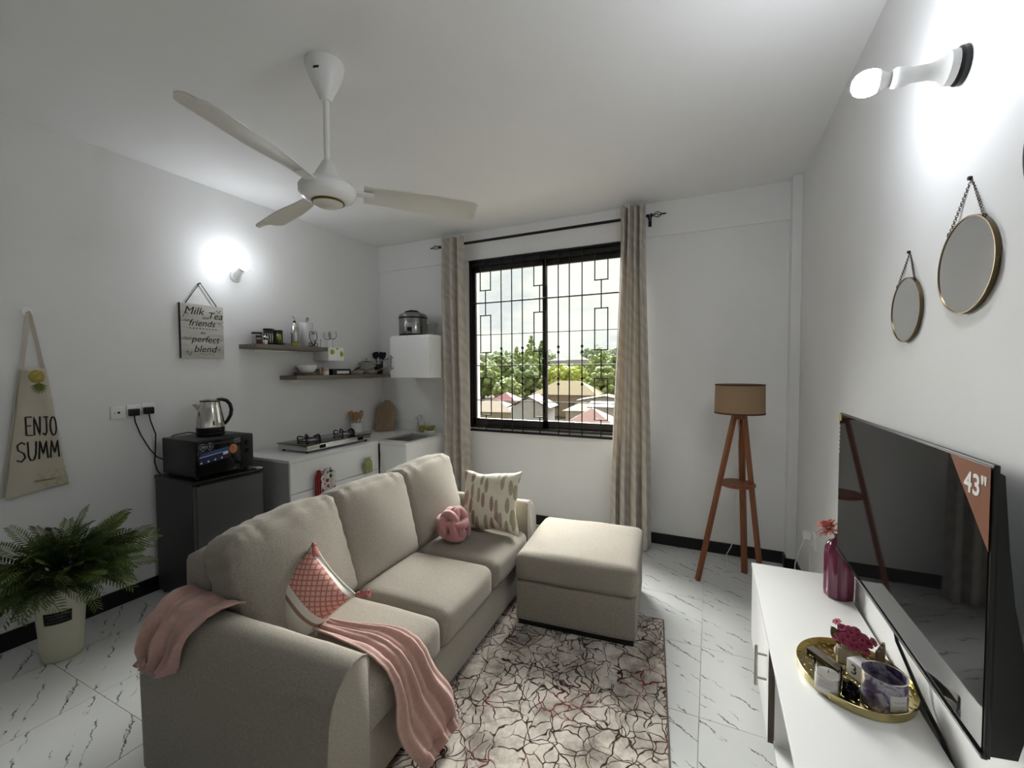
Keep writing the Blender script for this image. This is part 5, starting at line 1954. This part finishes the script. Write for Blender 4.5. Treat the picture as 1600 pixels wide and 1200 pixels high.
obj('handle', MB().tube([(.040, 0, .240), (.070, 0, .243), (.098, 0, .232), (.118, 0, .205), (.125, 0, .165), (.118, 0, .125), (.100, 0, .090), (.080, 0, .066)], [.013, .015, .015, .0145, .014, .014, .0135, .012], 12, flat=.85), 'black_plastic', ket)
# sockets and plugs on the left wall
for k, (y0, y1, z, lab) in enumerate(((1.344, 1.423, 1.235, 'white blank aerial socket plate left of the two plugged sockets'), (1.425, 1.503, 1.240, 'white power socket in the middle of the three on the left wall'), (1.505, 1.583, 1.245, 'white power socket nearest the kettle on the left wall'))):
    t = thing('wall_socket', lab, 'socket', (XL, (y0 + y1) / 2, z - .04))
    obj('plate', MB().box(XL, y0, z - .040, XL + .010, y1, z + .040, .003), 'white_plastic', t, world=True)
    if k == 0:
        obj('jack', revolve(MB(), [(.007, 0), (.007, .003), (0, .003)], (XL + .010, (y0 + y1) / 2, z), (1, 0, 0), 14), 'ink', t, world=True)
        obj('screw', revolve(MB(), [(.004, 0), (.004, .002), (0, .002)], (XL + .010, y0 + .018, z), (1, 0, 0), 10), 'steel', t, world=True)
    else:
        obj('switch', MB().box(XL + .009, y1 - .022, z + .008, XL + .013, y1 - .010, z + .026, .001), 'white_plastic', t, world=True)
        p = thing('power_plug', ('black plug and flex in the middle socket running down to the oven', 'black plug and flex in the right-hand socket running to the fridge')[k - 1], 'plug', (XL + .03, (y0 + y1) / 2 - .008, z - .01))
        yc = (y0 + y1) / 2 - .008
        obj('body', MB().box(XL + .011, yc - .027, z - .032, XL + .042, yc + .027, z + .014, .007, 3), 'black_plastic', p, world=True)
        if k == 1:
            pts = [(XL + .028, yc, z - .03), (XL + .03, yc + .002, z - .07), (XL + .028, yc + .03, z - .16), (XL + .03, yc + .075, z - .26), (XL + .04, yc + .11, z - .32), (XL + .06, yc + .15, z - .35), (-3.335, 1.60, z - .36)]
        else:
            pts = [(XL + .028, yc, z - .03), (XL + .03, yc + .006, z - .08), (XL + .03, yc + .032, z - .17), (XL + .028, yc + .030, z - .26), (XL + .028, yc + .022, z - .36), (XL + .03, yc + .035, z - .42), (XL + .038, yc + .05, z - .45)]
        obj('flex', MB().tube(pts, .0042, 6), 'black_plastic', p, world=True)
single('kettle_flex', MB().tube([c + Vector(p) for p in ((-.06, -.05, .012), (-.10, -.085, .020), (-.13, -.12, .014), (-.16, -.15, .005), (-.18, -.165, -.03))], .0038, 6), 'black_plastic', 'thin black flex trailing from the kettle base over the oven', 'cable')

# ------------------------------------------------------------------ hanging sign
t = thing('hanging_sign', 'whitewashed wooden sign about milk, tea and friends on the left wall', 'sign', (XL, 1.89, 1.59))
mat('sign_wood', (.50, .485, .44), .75, var=.14, vscale=5, stretch=(1, .8, 6))
mat('sign_edge', '#2b251f', .7)
Y0, Y1, Z0, Z1 = 1.744, 2.037, 1.590, 1.985
zz = [Z0, Z0 + .135, Z0 + .268, Z1]
for i in range(3):
    obj('plank', MB().box(XL + .006, Y0, zz[i] + .0008, XL + .020, Y1, zz[i + 1] - .0008, .0015), 'sign_wood', t, world=True)
obj('backing', MB().box(XL + .001, Y0 - .001, Z0 + .004, XL + .006, Y1 - .004, Z1 - .004), 'sign_edge', t, world=True)
obj('edge_strip', MB().box(XL + .001, Y0 - .003, Z0, XL + .021, Y0 - .0002, Z1), 'sign_edge', t, world=True, smooth=0)
obj('cord', MB().tube([(XL + .012, Y0 + .035, Z1 - .004), (XL + .010, 1.884, 2.146), (XL + .012, Y1 - .040, Z1 - .004)], .0035, 6), 'sign_edge', t, world=True)
obj('nail', MB().cyl((XL, 1.884, 2.143), (XL + .018, 1.884, 2.143), .004, n=8), 'black_iron', t, world=True)
XS = XL + .0207


def TX_(s, y, z, size, b=0.0):
    return MB().text(s, size, frame((XS, y, z), (0, 1, 0), (0, 0, 1)), shear=.30, ext=.0005, bold=b)


for (s, y, z, sz, b) in (('Milk', 1.830, 1.933, .078, 0), ('Tea', 1.975, 1.908, .072, 0), ('and', 1.908, 1.890, .030, 0), ('friends', 1.884, 1.846, .066, 0), ('the', 1.889, 1.778, .026, 0), ('perfect', 1.905, 1.730, .066, 0), ('blend', 1.900, 1.658, .070, 0)):
    obj('lettering', TX_(s, y, z, sz, b), 'ink', t, world=True, smooth=0)
fm = frame((XS + .0002, 0, 0), (0, 1, 0), (0, 0, 1))
mb = MB()
for k in range(9):
    y = 1.800 + k * .022
    mb.box(XS - .0003, y, 1.806, XS + .0006, y + .010, 1.811)
sw = []
sw.append([(1.760 + .035 * i / 10, 1.905 + .022 * sin(i / 10 * pi) - .02 * (1 - i / 10)) for i in range(11)])
sw.append([(1.770 + .03 * i / 8, 1.862 + .008 * cos(i)) for i in range(9)])
sw.append([(1.985 + .035 * i / 10, 1.945 + .012 * sin(i * .9)) for i in range(11)])
sw.append([(1.760 + .05 * i / 10, 1.738 + .006 * sin(i * .8)) for i in range(11)])
sw.append([(1.93 + .07 * i / 10, 1.706 - .004 * sin(i / 10 * pi)) for i in range(11)])
sw.append([(1.775 + .035 * i / 10, 1.628 + .018 * sin(i * .7)) for i in range(11)])
sw.append([(1.86 + .10 * i / 12, 1.622 + .005 * sin(i * .9)) for i in range(13)])
sw.append([(1.975 + .04 * i / 10, 1.662 + .012 * sin(i * .8)) for i in range(11)])
sw.append([(2.000 + .02 * i / 5, 1.85 + .01 * sin(i)) for i in range(6)])
obj('dotted_rule', mb, 'ink', t, world=True, smooth=0)['kind'] = 'stuff'
for ln in sw:
    obj('flourish', strokes(MB(), [ln], .0013, fm, 5), 'ink', t, world=True, smooth=0)

# ------------------------------------------------------------------ adhesive hook, apron
single('wall_hook', revolve(MB(), [(.012, 0), (.012, .004), (.004, .005), (.004, .018), (.008, .02), (.008, .024), (0, .024)], (XL, 3.234, 2.273), (1, 0, 0), 16), 'white_plastic', 'small white wall hook high on the left wall near the corner', 'hook')
t = thing('wall_hook', 'clear wall hook carrying the canvas apron', 'hook', (XL, 1.004, 1.80))
obj('plate', revolve(MB(), [(.024, 0), (.024, .003), (0, .004)], (XL, 1.004, 1.83), (1, 0, 0), 20), 'white_plastic', t, world=True)
obj('peg', MB().tube([(XL, 1.004, 1.825), (XL + .025, 1.004, 1.82), (XL + .03, 1.004, 1.83)], .004, 6), 'steel', t, world=True)
ap = thing('canvas_apron', 'cream canvas apron with summer lettering hanging on the left wall', 'apron', (XL + .03, 1.0, .82))


def apron_mat(t_, N, L, b):
    mth = node_math(N, L)
    b.inputs['Roughness'].default_value = .9
    tcn = N.new('ShaderNodeTexCoord')
    n = N.new('ShaderNodeTexNoise')
    n.inputs['Scale'].default_value = 55
    L.new(tcn.outputs['Object'], n.inputs['Vector'])
    sep = N.new('ShaderNodeSeparateXYZ')
    L.new(tcn.outputs['Object'], sep.inputs['Vector'])
    # pale leafy print above the hem
    hem = mth('MULTIPLY', mth('GREATER_THAN', sep.outputs['Z'], .03), mth('LESS_THAN', sep.outputs['Z'], .125))
    side = mth('GREATER_THAN', sep.outputs['Y'], .0)
    f = mth('MULTIPLY', mth('MULTIPLY', hem, side), mth('GREATER_THAN', n.outputs['Fac'], .52))
    L.new(mixc(N, L, f, (.50, .455, .375), (.42, .41, .22)), b.inputs['Base Color'])


pattern_mat('apron_canvas', apron_mat)
AZ0, AZ1 = .818, 1.515


def apron_x(u, s):
    return XL + .030 + .012 * sin(u * 7 + 1) * (.4 + .6 * s) + .016 * sin(pi * u) + .006 * noise.noise(Vector((u * 3, s * 4, 2)))


def apron_fn(u, v):
    s = v
    z = AZ1 - (AZ1 - AZ0) * s + (.03 * u * s if s > .9 else 0)
    y0 = .962 - .082 * s
    y1 = 1.058 + .070 * s
    return (apron_x(u, s), y0 + (y1 - y0) * u, z)


o = obj('cloth', MB().grid(apron_fn, 40, 60), 'apron_canvas', ap, smooth=180, world=True)
solidify(o, .003)
# folded-back side, seen as a second layer on the right
o2 = obj('folded_side', MB().grid(lambda u, v: (apron_x(.9, v) - .008 - .006 * u, 1.05 + .07 * v + (.015 + .004 * v) * u - .012, AZ1 - .01 - (AZ1 - .05 - AZ0) * v), 8, 30), 'apron_canvas', ap, smooth=180, world=True)
solidify(o2, .003)
o3 = obj('folded_side', MB().grid(lambda u, v: (apron_x(.05, v) - .010 - .004 * u, .968 - .082 * v - (.004) + .02 * u - .008, AZ1 - (AZ1 - .01 - AZ0) * v), 8, 30), 'apron_canvas', ap, smooth=180, world=True)
solidify(o3, .003)
for (ya, w) in ((.968, -.012), (1.050, .012)):
    obj('neck_strap', MB().grid(lambda u, v, ya=ya, w=w: (XL + .022 + .004 * u, (1.004 + (ya - 1.004) * v) + w * (u - .5) * 1.4 * (1 if v > .02 else .5), 1.832 - (1.832 - AZ1 + .004) * v), 2, 16), 'apron_canvas', ap, smooth=180, world=True)


def apron_pt(y, z):
    s = (AZ1 - z) / (AZ1 - AZ0)
    y0, y1 = .962 - .082 * s, 1.058 + .070 * s
    u = (y - y0) / (y1 - y0)
    return Vector((apron_x(u, s) + .003, y, z))


GL = {'E': [[(1, 1), (0, 1), (0, 0), (1, 0)], [(0, .52), (.8, .52)]], 'N': [[(0, 0), (.05, 1), (.9, 0), (1, 1.02)]],
      'J': [[(.2, 1), (1, 1)], [(.7, 1), (.7, .2), (.45, 0), (.05, .12)]],
      'O': [[(.5 + .5 * cos(q), .5 + .5 * sin(q)) for q in [pi / 2 + 2 * pi * i / 16 for i in range(17)]]],
      'S': [[(1, .88), (.6, 1), (.15, .85), (.2, .6), (.8, .42), (.95, .2), (.5, 0), (0, .1)]],
      'U': [[(0, 1), (.05, .25), (.3, 0), (.7, .02), (.92, .3), (1, 1)]], 'M': [[(0, 0), (.15, 1), (.5, .25), (.85, 1), (1, 0)]],
      'Y': [[(0, 1), (.5, .5)], [(1, 1), (.3, 0)]]}


def hand_letters(word, y0, y1, zt0, zt1, zb0, zb1, clip=None):
    mb = MB()
    n = len(word)
    cw = (y1 - y0) / n
    for i, ch in enumerate(word):
        for ln in GL[ch]:
            den = []
            for a_, b_ in zip(ln, ln[1:]):
                for k in range(5):
                    den.append((a_[0] + (b_[0] - a_[0]) * k / 5, a_[1] + (b_[1] - a_[1]) * k / 5))
            den.append(ln[-1])
            pts = []
            for (a_, b_) in den:
                y = y0 + (i + .10 + .78 * a_) * cw
                f = (y - y0) / (y1 - y0)
                zt_, zb_ = zt0 + (zt1 - zt0) * f, zb0 + (zb1 - zb0) * f
                if clip and y > clip:
                    continue
                pts.append(apron_pt(y, zb_ + (zt_ - zb_) * b_))
            if len(pts) > 1:
                mb.tube(pts, .0036, 6)
    return mb


obj('lettering', hand_letters('ENJO', .964, 1.090, 1.252, 1.242, 1.152, 1.136), 'ink', ap, world=True, smooth=0)
obj('lettering', hand_letters('SUMM', .922, 1.098, 1.118, 1.108, 1.010, 1.012), 'ink', ap, world=True, smooth=0)
# pineapple, upside down with its crown below
mat('pineapple_yellow', (.36, .29, .07), .9, var=.25, vscale=60)
mat('pineapple_leaf', (.13, .16, .04), .9)
mb = MB()
cy, cz = 1.012, 1.478
R = [(cy + .033 * cos(q) + .004, cz - .006 + .036 * sin(q)) for q in [2 * pi * i / 20 for i in range(20)]]
ctr_ = apron_pt(cy + .004, cz - .006)
vs = [ctr_] + [apron_pt(y, min(z, AZ1 - .002)) for y, z in R]
mb.raw(vs, [(0, 1 + i, 1 + (i + 1) % 20) for i in range(20)])
solidify(obj('pineapple_print', mb, 'pineapple_yellow', ap, world=True, smooth=180), .001)
mb = MB()
for k in range(9):
    a = radians(200 + k * 17.5)
    y0, z0 = cy + .012, cz - .040
    pts = [apron_pt(y0 + .034 * f * cos(a) * 1.1, z0 + .060 * f * sin(a) - .004) for f in (0, .35, .7, 1)]
    mb.tube(pts, [.0025, .004, .003, .0008], 5)
obj('crown_print', mb, 'pineapple_leaf', ap, world=True)

# ------------------------------------------------------------------ plant in a tall pot
c = Vector((-3.10, .985, 0))
pl = thing('planter', 'tall cream plastic planter with small black label', 'planter', c)
mat('cream_plastic', (.52, .51, .40), .45)
obj('pot', MB().lathe([(.001, 0), (.075, 0), (.080, .006), (.102, .37), (.106, .385), (.101, .387), (.097, .372), (.085, .30), (0, .30)], (0, 0, 0), 40), 'cream_plastic', pl)
mat('moss', (.05, .06, .02), .95, bump=.5, bscale=80)
obj('soil', MB().lathe([(.092, .33), (.06, .345), (0, .35)], (0, 0, 0), 24), 'moss', pl)
a0, a1 = radians(-58), radians(6)
r0_, r1_ = .0935, .0965
lb = obj('label', MB().grid(lambda u, v: ((.0925 + .0040 * v + .0012) * cos(a0 + (a1 - a0) * u), (.0925 + .0040 * v + .0012) * sin(a0 + (a1 - a0) * u), .205 + .062 * v), 14, 2), 'ink', pl)
solidify(lb, .0008)
mb = MB()
for q, (z, b0, b1) in enumerate(((.253, -52, 0), (.237, -44, -8), (.221, -50, -4))):
    rr = .0925 + .0040 * (z - .205) / .062 + .0022
    mb.tube([(rr * cos(a), rr * sin(a), z + .0028 * (1 if i % 2 else -1)) for i, a in enumerate([radians(b0 + (b1 - b0) * k / 16) for k in range(17)])], .0006, 4)
mat('grey_print', (.25, .25, .24), .7)
obj('label_print', mb, 'grey_print', lb)
ft = thing('feathery_plant', 'dense feathery green fern growing in the cream planter', 'plant', c + Vector((0, 0, .33)))
mat('fern_green', (.065, .100, .028), .55, var=.35, vscale=9)
mat('fern_bright', (.13, .175, .040), .55, var=.3, vscale=9)


def frond_mesh(L_, n, lw, seed, curl):
    """flat pinnate frond along +x, drooping in -z"""
    rnd = random.Random(seed)
    mb = MB()

    def mid(s):
        return Vector((L_ * (s - .12 * s ** 3), 0, -curl * L_ * s ** 2.2))
    mb.tube([mid(i / 10) for i in range(11)], [.003 - .0022 * i / 10 for i in range(11)], 5)
    for i in range(n):
        s = .22 + .78 * (i + .5) / n
        ln = lw * (1.0 - .55 * abs(2 * (s - .55)) ** 1.6) * rnd.uniform(.9, 1.1)
        for sg in (-1, 1):
            p = mid(s)
            t_ = (mid(min(1, s + .02)) - mid(s - .02)).normalized()
            a = radians(66 - 22 * s)
            d = (t_ * cos(a) + Vector((0, sg, 0)) * sin(a) + Vector((0, 0, -.12 - .1 * rnd.random()))).normalized()
            w = d.cross(Vector((0, 0, 1))).normalized() * (.0030 + .0012 * (1 - s))
            mb.raw([p, p + d * ln * .4 + w, p + d * ln * .8 + w * .75, p + d * ln, p + d * ln * .8 - w * .75, p + d * ln * .4 - w], [(0, 1, 5), (1, 2, 4, 5), (2, 3, 4)])
    return mb


protos = []
for k in range(6):
    o = obj('frond', frond_mesh((.23, .20, .18, .24, .17, .21)[k], (13, 12, 11, 13, 10, 12)[k], (.050, .052, .044, .048, .054, .046)[k], k + 40, (.10, .25, -.05, .35, .12, .45)[k]), 'fern_green' if k % 3 else 'fern_bright', ft, smooth=0)
    protos.append(o)
rnd = random.Random(21)
N_ = 270
for k in range(N_):
    o = protos[k] if k < 6 else bpy.data.objects.new('frond', protos[rnd.randrange(6)].data)
    if k >= 6:
        COL.objects.link(o)
        o.parent = ft
    az = 2 * pi * ((k * .618) % 1)
    el = radians(rnd.choice((70, 55, 42, 32, 24, 16, 8, 0, -10, -24)) + rnd.uniform(-7, 7))
    # leaves lean away from the wall
    if cos(az) < -.25 and el < radians(62):
        az = pi - az + rnd.uniform(-.3, .3)
    if cos(az + .3) > .35 and el < radians(-8):
        el = radians(rnd.uniform(-8, 20))
    d = Vector((cos(az) * cos(el), sin(az) * cos(el), sin(el)))
    reach = rnd.uniform(.01, .16)
    off = Vector((0, 0, .10)) + Vector((d.x, d.y, d.z * .75 + .1)) * reach
    m = frame(off, d, Vector((-sin(az), cos(az), 0)))
    sc_ = rnd.uniform(.95, 1.30)
    if cos(az) < 0:
        sc_ *= .8
        off.x *= .5
    o.matrix_local = m @ Matrix.Rotation(rnd.uniform(-1.1, 1.1), 4, 'X') @ Matrix.Scale(sc_, 4)
mb = MB()
for k in range(14):
    a = 2 * pi * k / 14
    mb.tube([(.02 * cos(a), .02 * sin(a), 0), (.03 * cos(a), .03 * sin(a), .10), (.035 * cos(a), .035 * sin(a), .18)], .004, 5)
obj('stems', mb, 'fern_green', ft)

# ================================================================== OUTSIDE THE WINDOW
def ground_z(y):
    return -9.0 + 4.2 * smoothstep(60, 130, y) + 7 * smoothstep(130, 320, y) + 9 * smoothstep(300, 460, y)


mat('earth', (.085, .072, .05), .95, var=.3, vscale=.15)


def gfn(u, v):
    y = 6 + 520 * v ** 1.6
    x = -260 + 320 * u
    return (x, y, ground_z(y) + .5 * noise.noise(Vector((x * .03, y * .03, 0))))


g = obj('ground', MB().grid(gfn, 24, 40), 'earth', smooth=180)
g['kind'] = 'structure'


def house(label, x, y, w, d, h, rh, wallc, roofc, rot=0., hip=True, wins=2, lift=None, ov=.5):
    z0 = ground_z(y) - .3 if lift is None else lift
    t = thing('house', label, 'house', (x, y, z0), rot)
    wm = mat('render_' + wallc, tuple(q * .42 for q in hx(wallc)), .85, var=.06, vscale=1.5)
    rm = mat('roof_' + roofc, tuple(q * .20 for q in hx(roofc)), .8, var=.12, vscale=1.2, stretch=(3, 1, 1))
    mat('house_window', (.05, .055, .06), .3)
    obj('walls', MB().box(-w / 2, -d / 2, 0, w / 2, d / 2, h), wm, t, smooth=0)
    a, b = w / 2 + ov, d / 2 + ov
    mb = MB()
    if hip:
        k = min(a, b) * .95
        vs = [(-a, -b, h), (a, -b, h), (a, b, h), (-a, b, h), (-a + k, 0, h + rh), (a - k, 0, h + rh)] if a >= b else \
             [(-a, -b, h), (a, -b, h), (a, b, h), (-a, b, h), (0, -b + k, h + rh), (0, b - k, h + rh)]
        fs = [(0, 1, 5, 4), (1, 2, 5), (2, 3, 4, 5), (3, 0, 4), (3, 2, 1, 0)] if a >= b else [(0, 1, 4), (1, 2, 5, 4), (2, 3, 5), (3, 0, 4, 5), (3, 2, 1, 0)]
        mb.raw(vs, fs)
    elif rh > .6:      # gable end to the viewer
        vs = [(-a, -b, h), (a, -b, h), (0, -b, h + rh), (-a, b, h), (a, b, h), (0, b, h + rh)]
        mb.raw([(-w / 2, -d / 2, h), (w / 2, -d / 2, h), (0, -d / 2, h + rh * .93), (-w / 2, d / 2, h), (w / 2, d / 2, h), (0, d / 2, h + rh * .93)], [(0, 1, 2), (5, 4, 3)])
        obj('gable', mb, wm, t, smooth=0)
        mb = MB().raw(vs + [(p[0] * 1.0, p[1], p[2] + .12) for p in vs], [(0, 2, 5, 3), (1, 4, 5, 2), (6, 9, 11, 8), (7, 8, 11, 10), (0, 6, 8, 2), (2, 8, 7, 1), (3, 5, 11, 9), (5, 4, 10, 11), (0, 3, 9, 6), (1, 7, 10, 4)])
    else:              # lean-to or flat roof
        mb.raw([(-a, -b, h), (a, -b, h), (a, b, h + rh), (-a, b, h + rh), (-a, -b, h + .15), (a, -b, h + .15), (a, b, h + rh + .15), (-a, b, h + rh + .15)],
               [(3, 2, 1, 0), (4, 5, 6, 7), (0, 1, 5, 4), (1, 2, 6, 5), (2, 3, 7, 6), (3, 0, 4, 7)])
    obj('roof', mb, rm, t, smooth=0)
    for i in range(wins):
        cx = -w / 2 + w * (i + .5) / wins
        ww, wh = min(1.3, w / wins * .45), min(1.3, h * .4)
        zc = h * .52
        o = obj('window', MB().box(cx - ww / 2, -d / 2 - .05, zc - wh / 2, cx + ww / 2, -d / 2 + .05, zc + wh / 2), 'house_window', t, smooth=0)
        obj('window_bar', MB().box(cx - .04, -d / 2 - .09, zc - wh / 2, cx + .04, -d / 2 - .05, zc + wh / 2).box(cx - ww / 2, -d / 2 - .09, zc - .04, cx + ww / 2, -d / 2 - .05, zc + .04), wm, o, smooth=0)
    return t


house('house with bright red hip roof at the left of the window view', -36.6, 76, 4.6, 6, 4.0, 1.6, '#d9cbb5', '#c0343c', .2, True, 2)
house('tan hip-roofed house at the left edge of the window view', -34.6, 66, 9.0, 7, 3.6, 1.7, '#d8c9a8', '#b99a70', .15, True, 3)
house('low house with pale sheet roof below the tan hip roof', -28.6, 52, 8.5, 5, 2.6, .5, '#e6e0d2', '#e2d8c4', .05, False, 3)
house('white gabled house in the middle of the window view', -24.6, 60.5, 5.6, 5, 5.0, 1.7, '#f2f2ee', '#eceae2', .12, False, 2)
house('small pink-walled house in front of the white gabled house', -19.5, 48.5, 4.2, 4, 3.6, .9, '#e9c9bd', '#e2b7a6', .1, True, 2)
house('large house with yellow hip roof right of the window bar', -26.6, 85, 12.5, 8, 4.4, 2.7, '#cdb79c', '#d9bd74', .05, True, 4)
house('house with salmon hip roof low in the right pane', -13.4, 43.5, 4.6, 4.5, 3.4, 1.9, '#e0c9b8', '#d78f84', .18, True, 2)
house('house with orange pink hip roof beside the salmon roof', -13.6, 53.5, 4.6, 5, 4.2, 1.6, '#ead8ca', '#df9f8d', .1, True, 2)
house('white flat-roofed house at the right of the window view', -13.0, 62.5, 5.6, 4.5, 5.2, .4, '#f1f1ee', '#f0efe9', .15, False, 3)
house('house with long grey sheet roof behind the white flat-roofed house', -17.0, 77, 9, 5, 4.4, .9, '#d5cdbd', '#cfcabd', .1, False, 3)
house('pale cottage with cream roof between the yellow and grey roofs', -18.6, 67.5, 5.0, 4.5, 4.0, 1.2, '#efe4d2', '#e8ddc4', .1, True, 2)
house('tan house outside hidden by the right curtain', -3.6, 58, 8, 6, 4.0, 1.6, '#e6dccb', '#c9a77e', .1, True, 3)
house('salmon roofed house outside beyond the right curtain', 2.5, 72, 8, 6, 4.0, 1.6, '#ead8ca', '#cf8f80', .1, True, 3)
house('far white building on the wooded hill', -76, 262, 13, 10, 8.5, 2.5, '#f4f4f2', '#c9b7a4', .1, True, 4, -1.5)
house('far pale building left of the white one on the wooded hill', -92, 275, 12, 10, 7, 2.2, '#ecebe6', '#b8a89a', .1, True, 4, 0.)

mat('bark', (.10, .075, .05), .9)


def crown_mat(name, c):
    m = mat(name, tuple(q * .9 for q in c), .85, var=.55, vscale=.9)
    return m


crown_mat('leaves_dark', (.15, .19, .075))
crown_mat('leaves_mid', (.22, .27, .10))
crown_mat('leaves_lime', (.40, .44, .11))
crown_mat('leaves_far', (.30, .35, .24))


def tree(label, x, y, w, top, m, kind='round', seed=0, base=None):
    z0 = ground_z(y) if base is None else base
    h = top - z0
    t = thing('tree', label, 'tree', (x, y, z0))
    obj('trunk', MB().tube([(0, 0, -.3), (.1, 0, h * .3), (0, 0, h * .6)], [w * .05, w * .04, w * .02], 7), 'bark', t)
    rnd = random.Random(seed)
    bm = bmesh.new()
    bmesh.ops.create_icosphere(bm, subdivisions=1, radius=1)
    iv = [v.co.copy() for v in bm.verts]
    bm.verts.index_update()
    fi = [[v.index for v in f.verts] for f in bm.faces]
    bm.free()
    mb = MB()
    n = 150
    for k in range(n):
        if kind == 'spire':
            f = rnd.random() ** .8
            rad = w / 2 * (1 - f) ** .75 * sqrt(rnd.random())
            zz_ = h * (.06 + .94 * f)
            s = w * .10 * (1.1 - .7 * f)
        else:
            while True:
                p = Vector((rnd.uniform(-1, 1), rnd.uniform(-1, 1), rnd.uniform(-1, 1)))
                if .35 < p.length < 1:
                    break
            rad = hypot(p.x, p.y) * w / 2
            zz_ = h * .56 + p.z * h * .42
            s = w * rnd.uniform(.07, .13)
        a = rnd.uniform(0, 2 * pi)
        c = Vector((rad * cos(a), rad * sin(a), zz_))
        q = Matrix.Rotation(rnd.uniform(0, 6), 3, 'Z') @ Matrix.Rotation(rnd.uniform(0, 6), 3, 'X')
        mb.raw([c + (q @ v) * s * (1 + .45 * noise.noise(v * 2.3 + Vector((k, 0, 0)))) for v in iv], fi)
    obj('crown', mb, m, t, smooth=0)


for (label, px, y, w, top, m, kind, sd) in (
        ('tall slender dark tree at the far left of the window view', -.585, 112, 5.5, 7.6, 'leaves_dark', 'spire', 1),
        ('broad mid green tree behind the tan hip roof', -.552, 100, 10, 3.5, 'leaves_mid', 'round', 2),
        ('dark rounded tree behind the bright red roof', -.50, 120, 9.0, 6.2, 'leaves_dark', 'round', 3),
        ('low green bush just behind the bright red roof', -.475, 88, 7, -.8, 'leaves_mid', 'round', 4),
        ('slim spire tree left of the tallest spire', -.452, 142, 8.5, 9.6, 'leaves_mid', 'spire', 5),
        ('tallest spire-shaped tree left of the window bar', -.412, 114, 9.0, 11.0, 'leaves_mid', 'spire', 6),
        ('second spire-shaped tree next to the tallest one', -.383, 126, 8.5, 10.5, 'leaves_dark', 'spire', 7),
        ('dense dark green tree behind the white gabled house', -.430, 99, 8.5, 2.8, 'leaves_dark', 'round', 8),
        ('bright lime green tree left of centre in the right pane', -.340, 101, 7.5, 2.6, 'leaves_lime', 'round', 9),
        ('bright lime green tree above the yellow hip roof', -.292, 113, 6.5, 2.3, 'leaves_lime', 'round', 10),
        ('large dark green tree at the right of the window view', -.228, 128, 10, 6.2, 'leaves_mid', 'round', 11),
        ('rounded green tree touching the right curtain', -.188, 104, 8.5, 4.9, 'leaves_dark', 'round', 12),
        ('green tree above the long grey sheet roof', -.228, 94, 7.0, 1.8, 'leaves_mid', 'round', 13),
        ('round dark tree outside hidden by the right curtain', -.122, 122, 10, 5.4, 'leaves_dark', 'round', 31),
        ('mid green tree outside beyond the right curtain', -.060, 106, 10, 4.5, 'leaves_mid', 'round', 32),
        ('lime green tree outside well right of the window view', .030, 112, 10, 4.0, 'leaves_lime', 'round', 33),
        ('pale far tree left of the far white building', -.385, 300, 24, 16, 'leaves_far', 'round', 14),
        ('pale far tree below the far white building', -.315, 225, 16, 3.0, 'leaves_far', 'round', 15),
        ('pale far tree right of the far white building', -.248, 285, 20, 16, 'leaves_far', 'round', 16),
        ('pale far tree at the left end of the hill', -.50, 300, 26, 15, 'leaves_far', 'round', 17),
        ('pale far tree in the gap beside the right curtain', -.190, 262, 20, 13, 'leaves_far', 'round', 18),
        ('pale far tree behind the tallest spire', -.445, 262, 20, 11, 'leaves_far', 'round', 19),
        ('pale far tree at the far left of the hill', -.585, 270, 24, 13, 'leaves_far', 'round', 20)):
    tree(label, px * y, y, w, top, m, kind, sd)
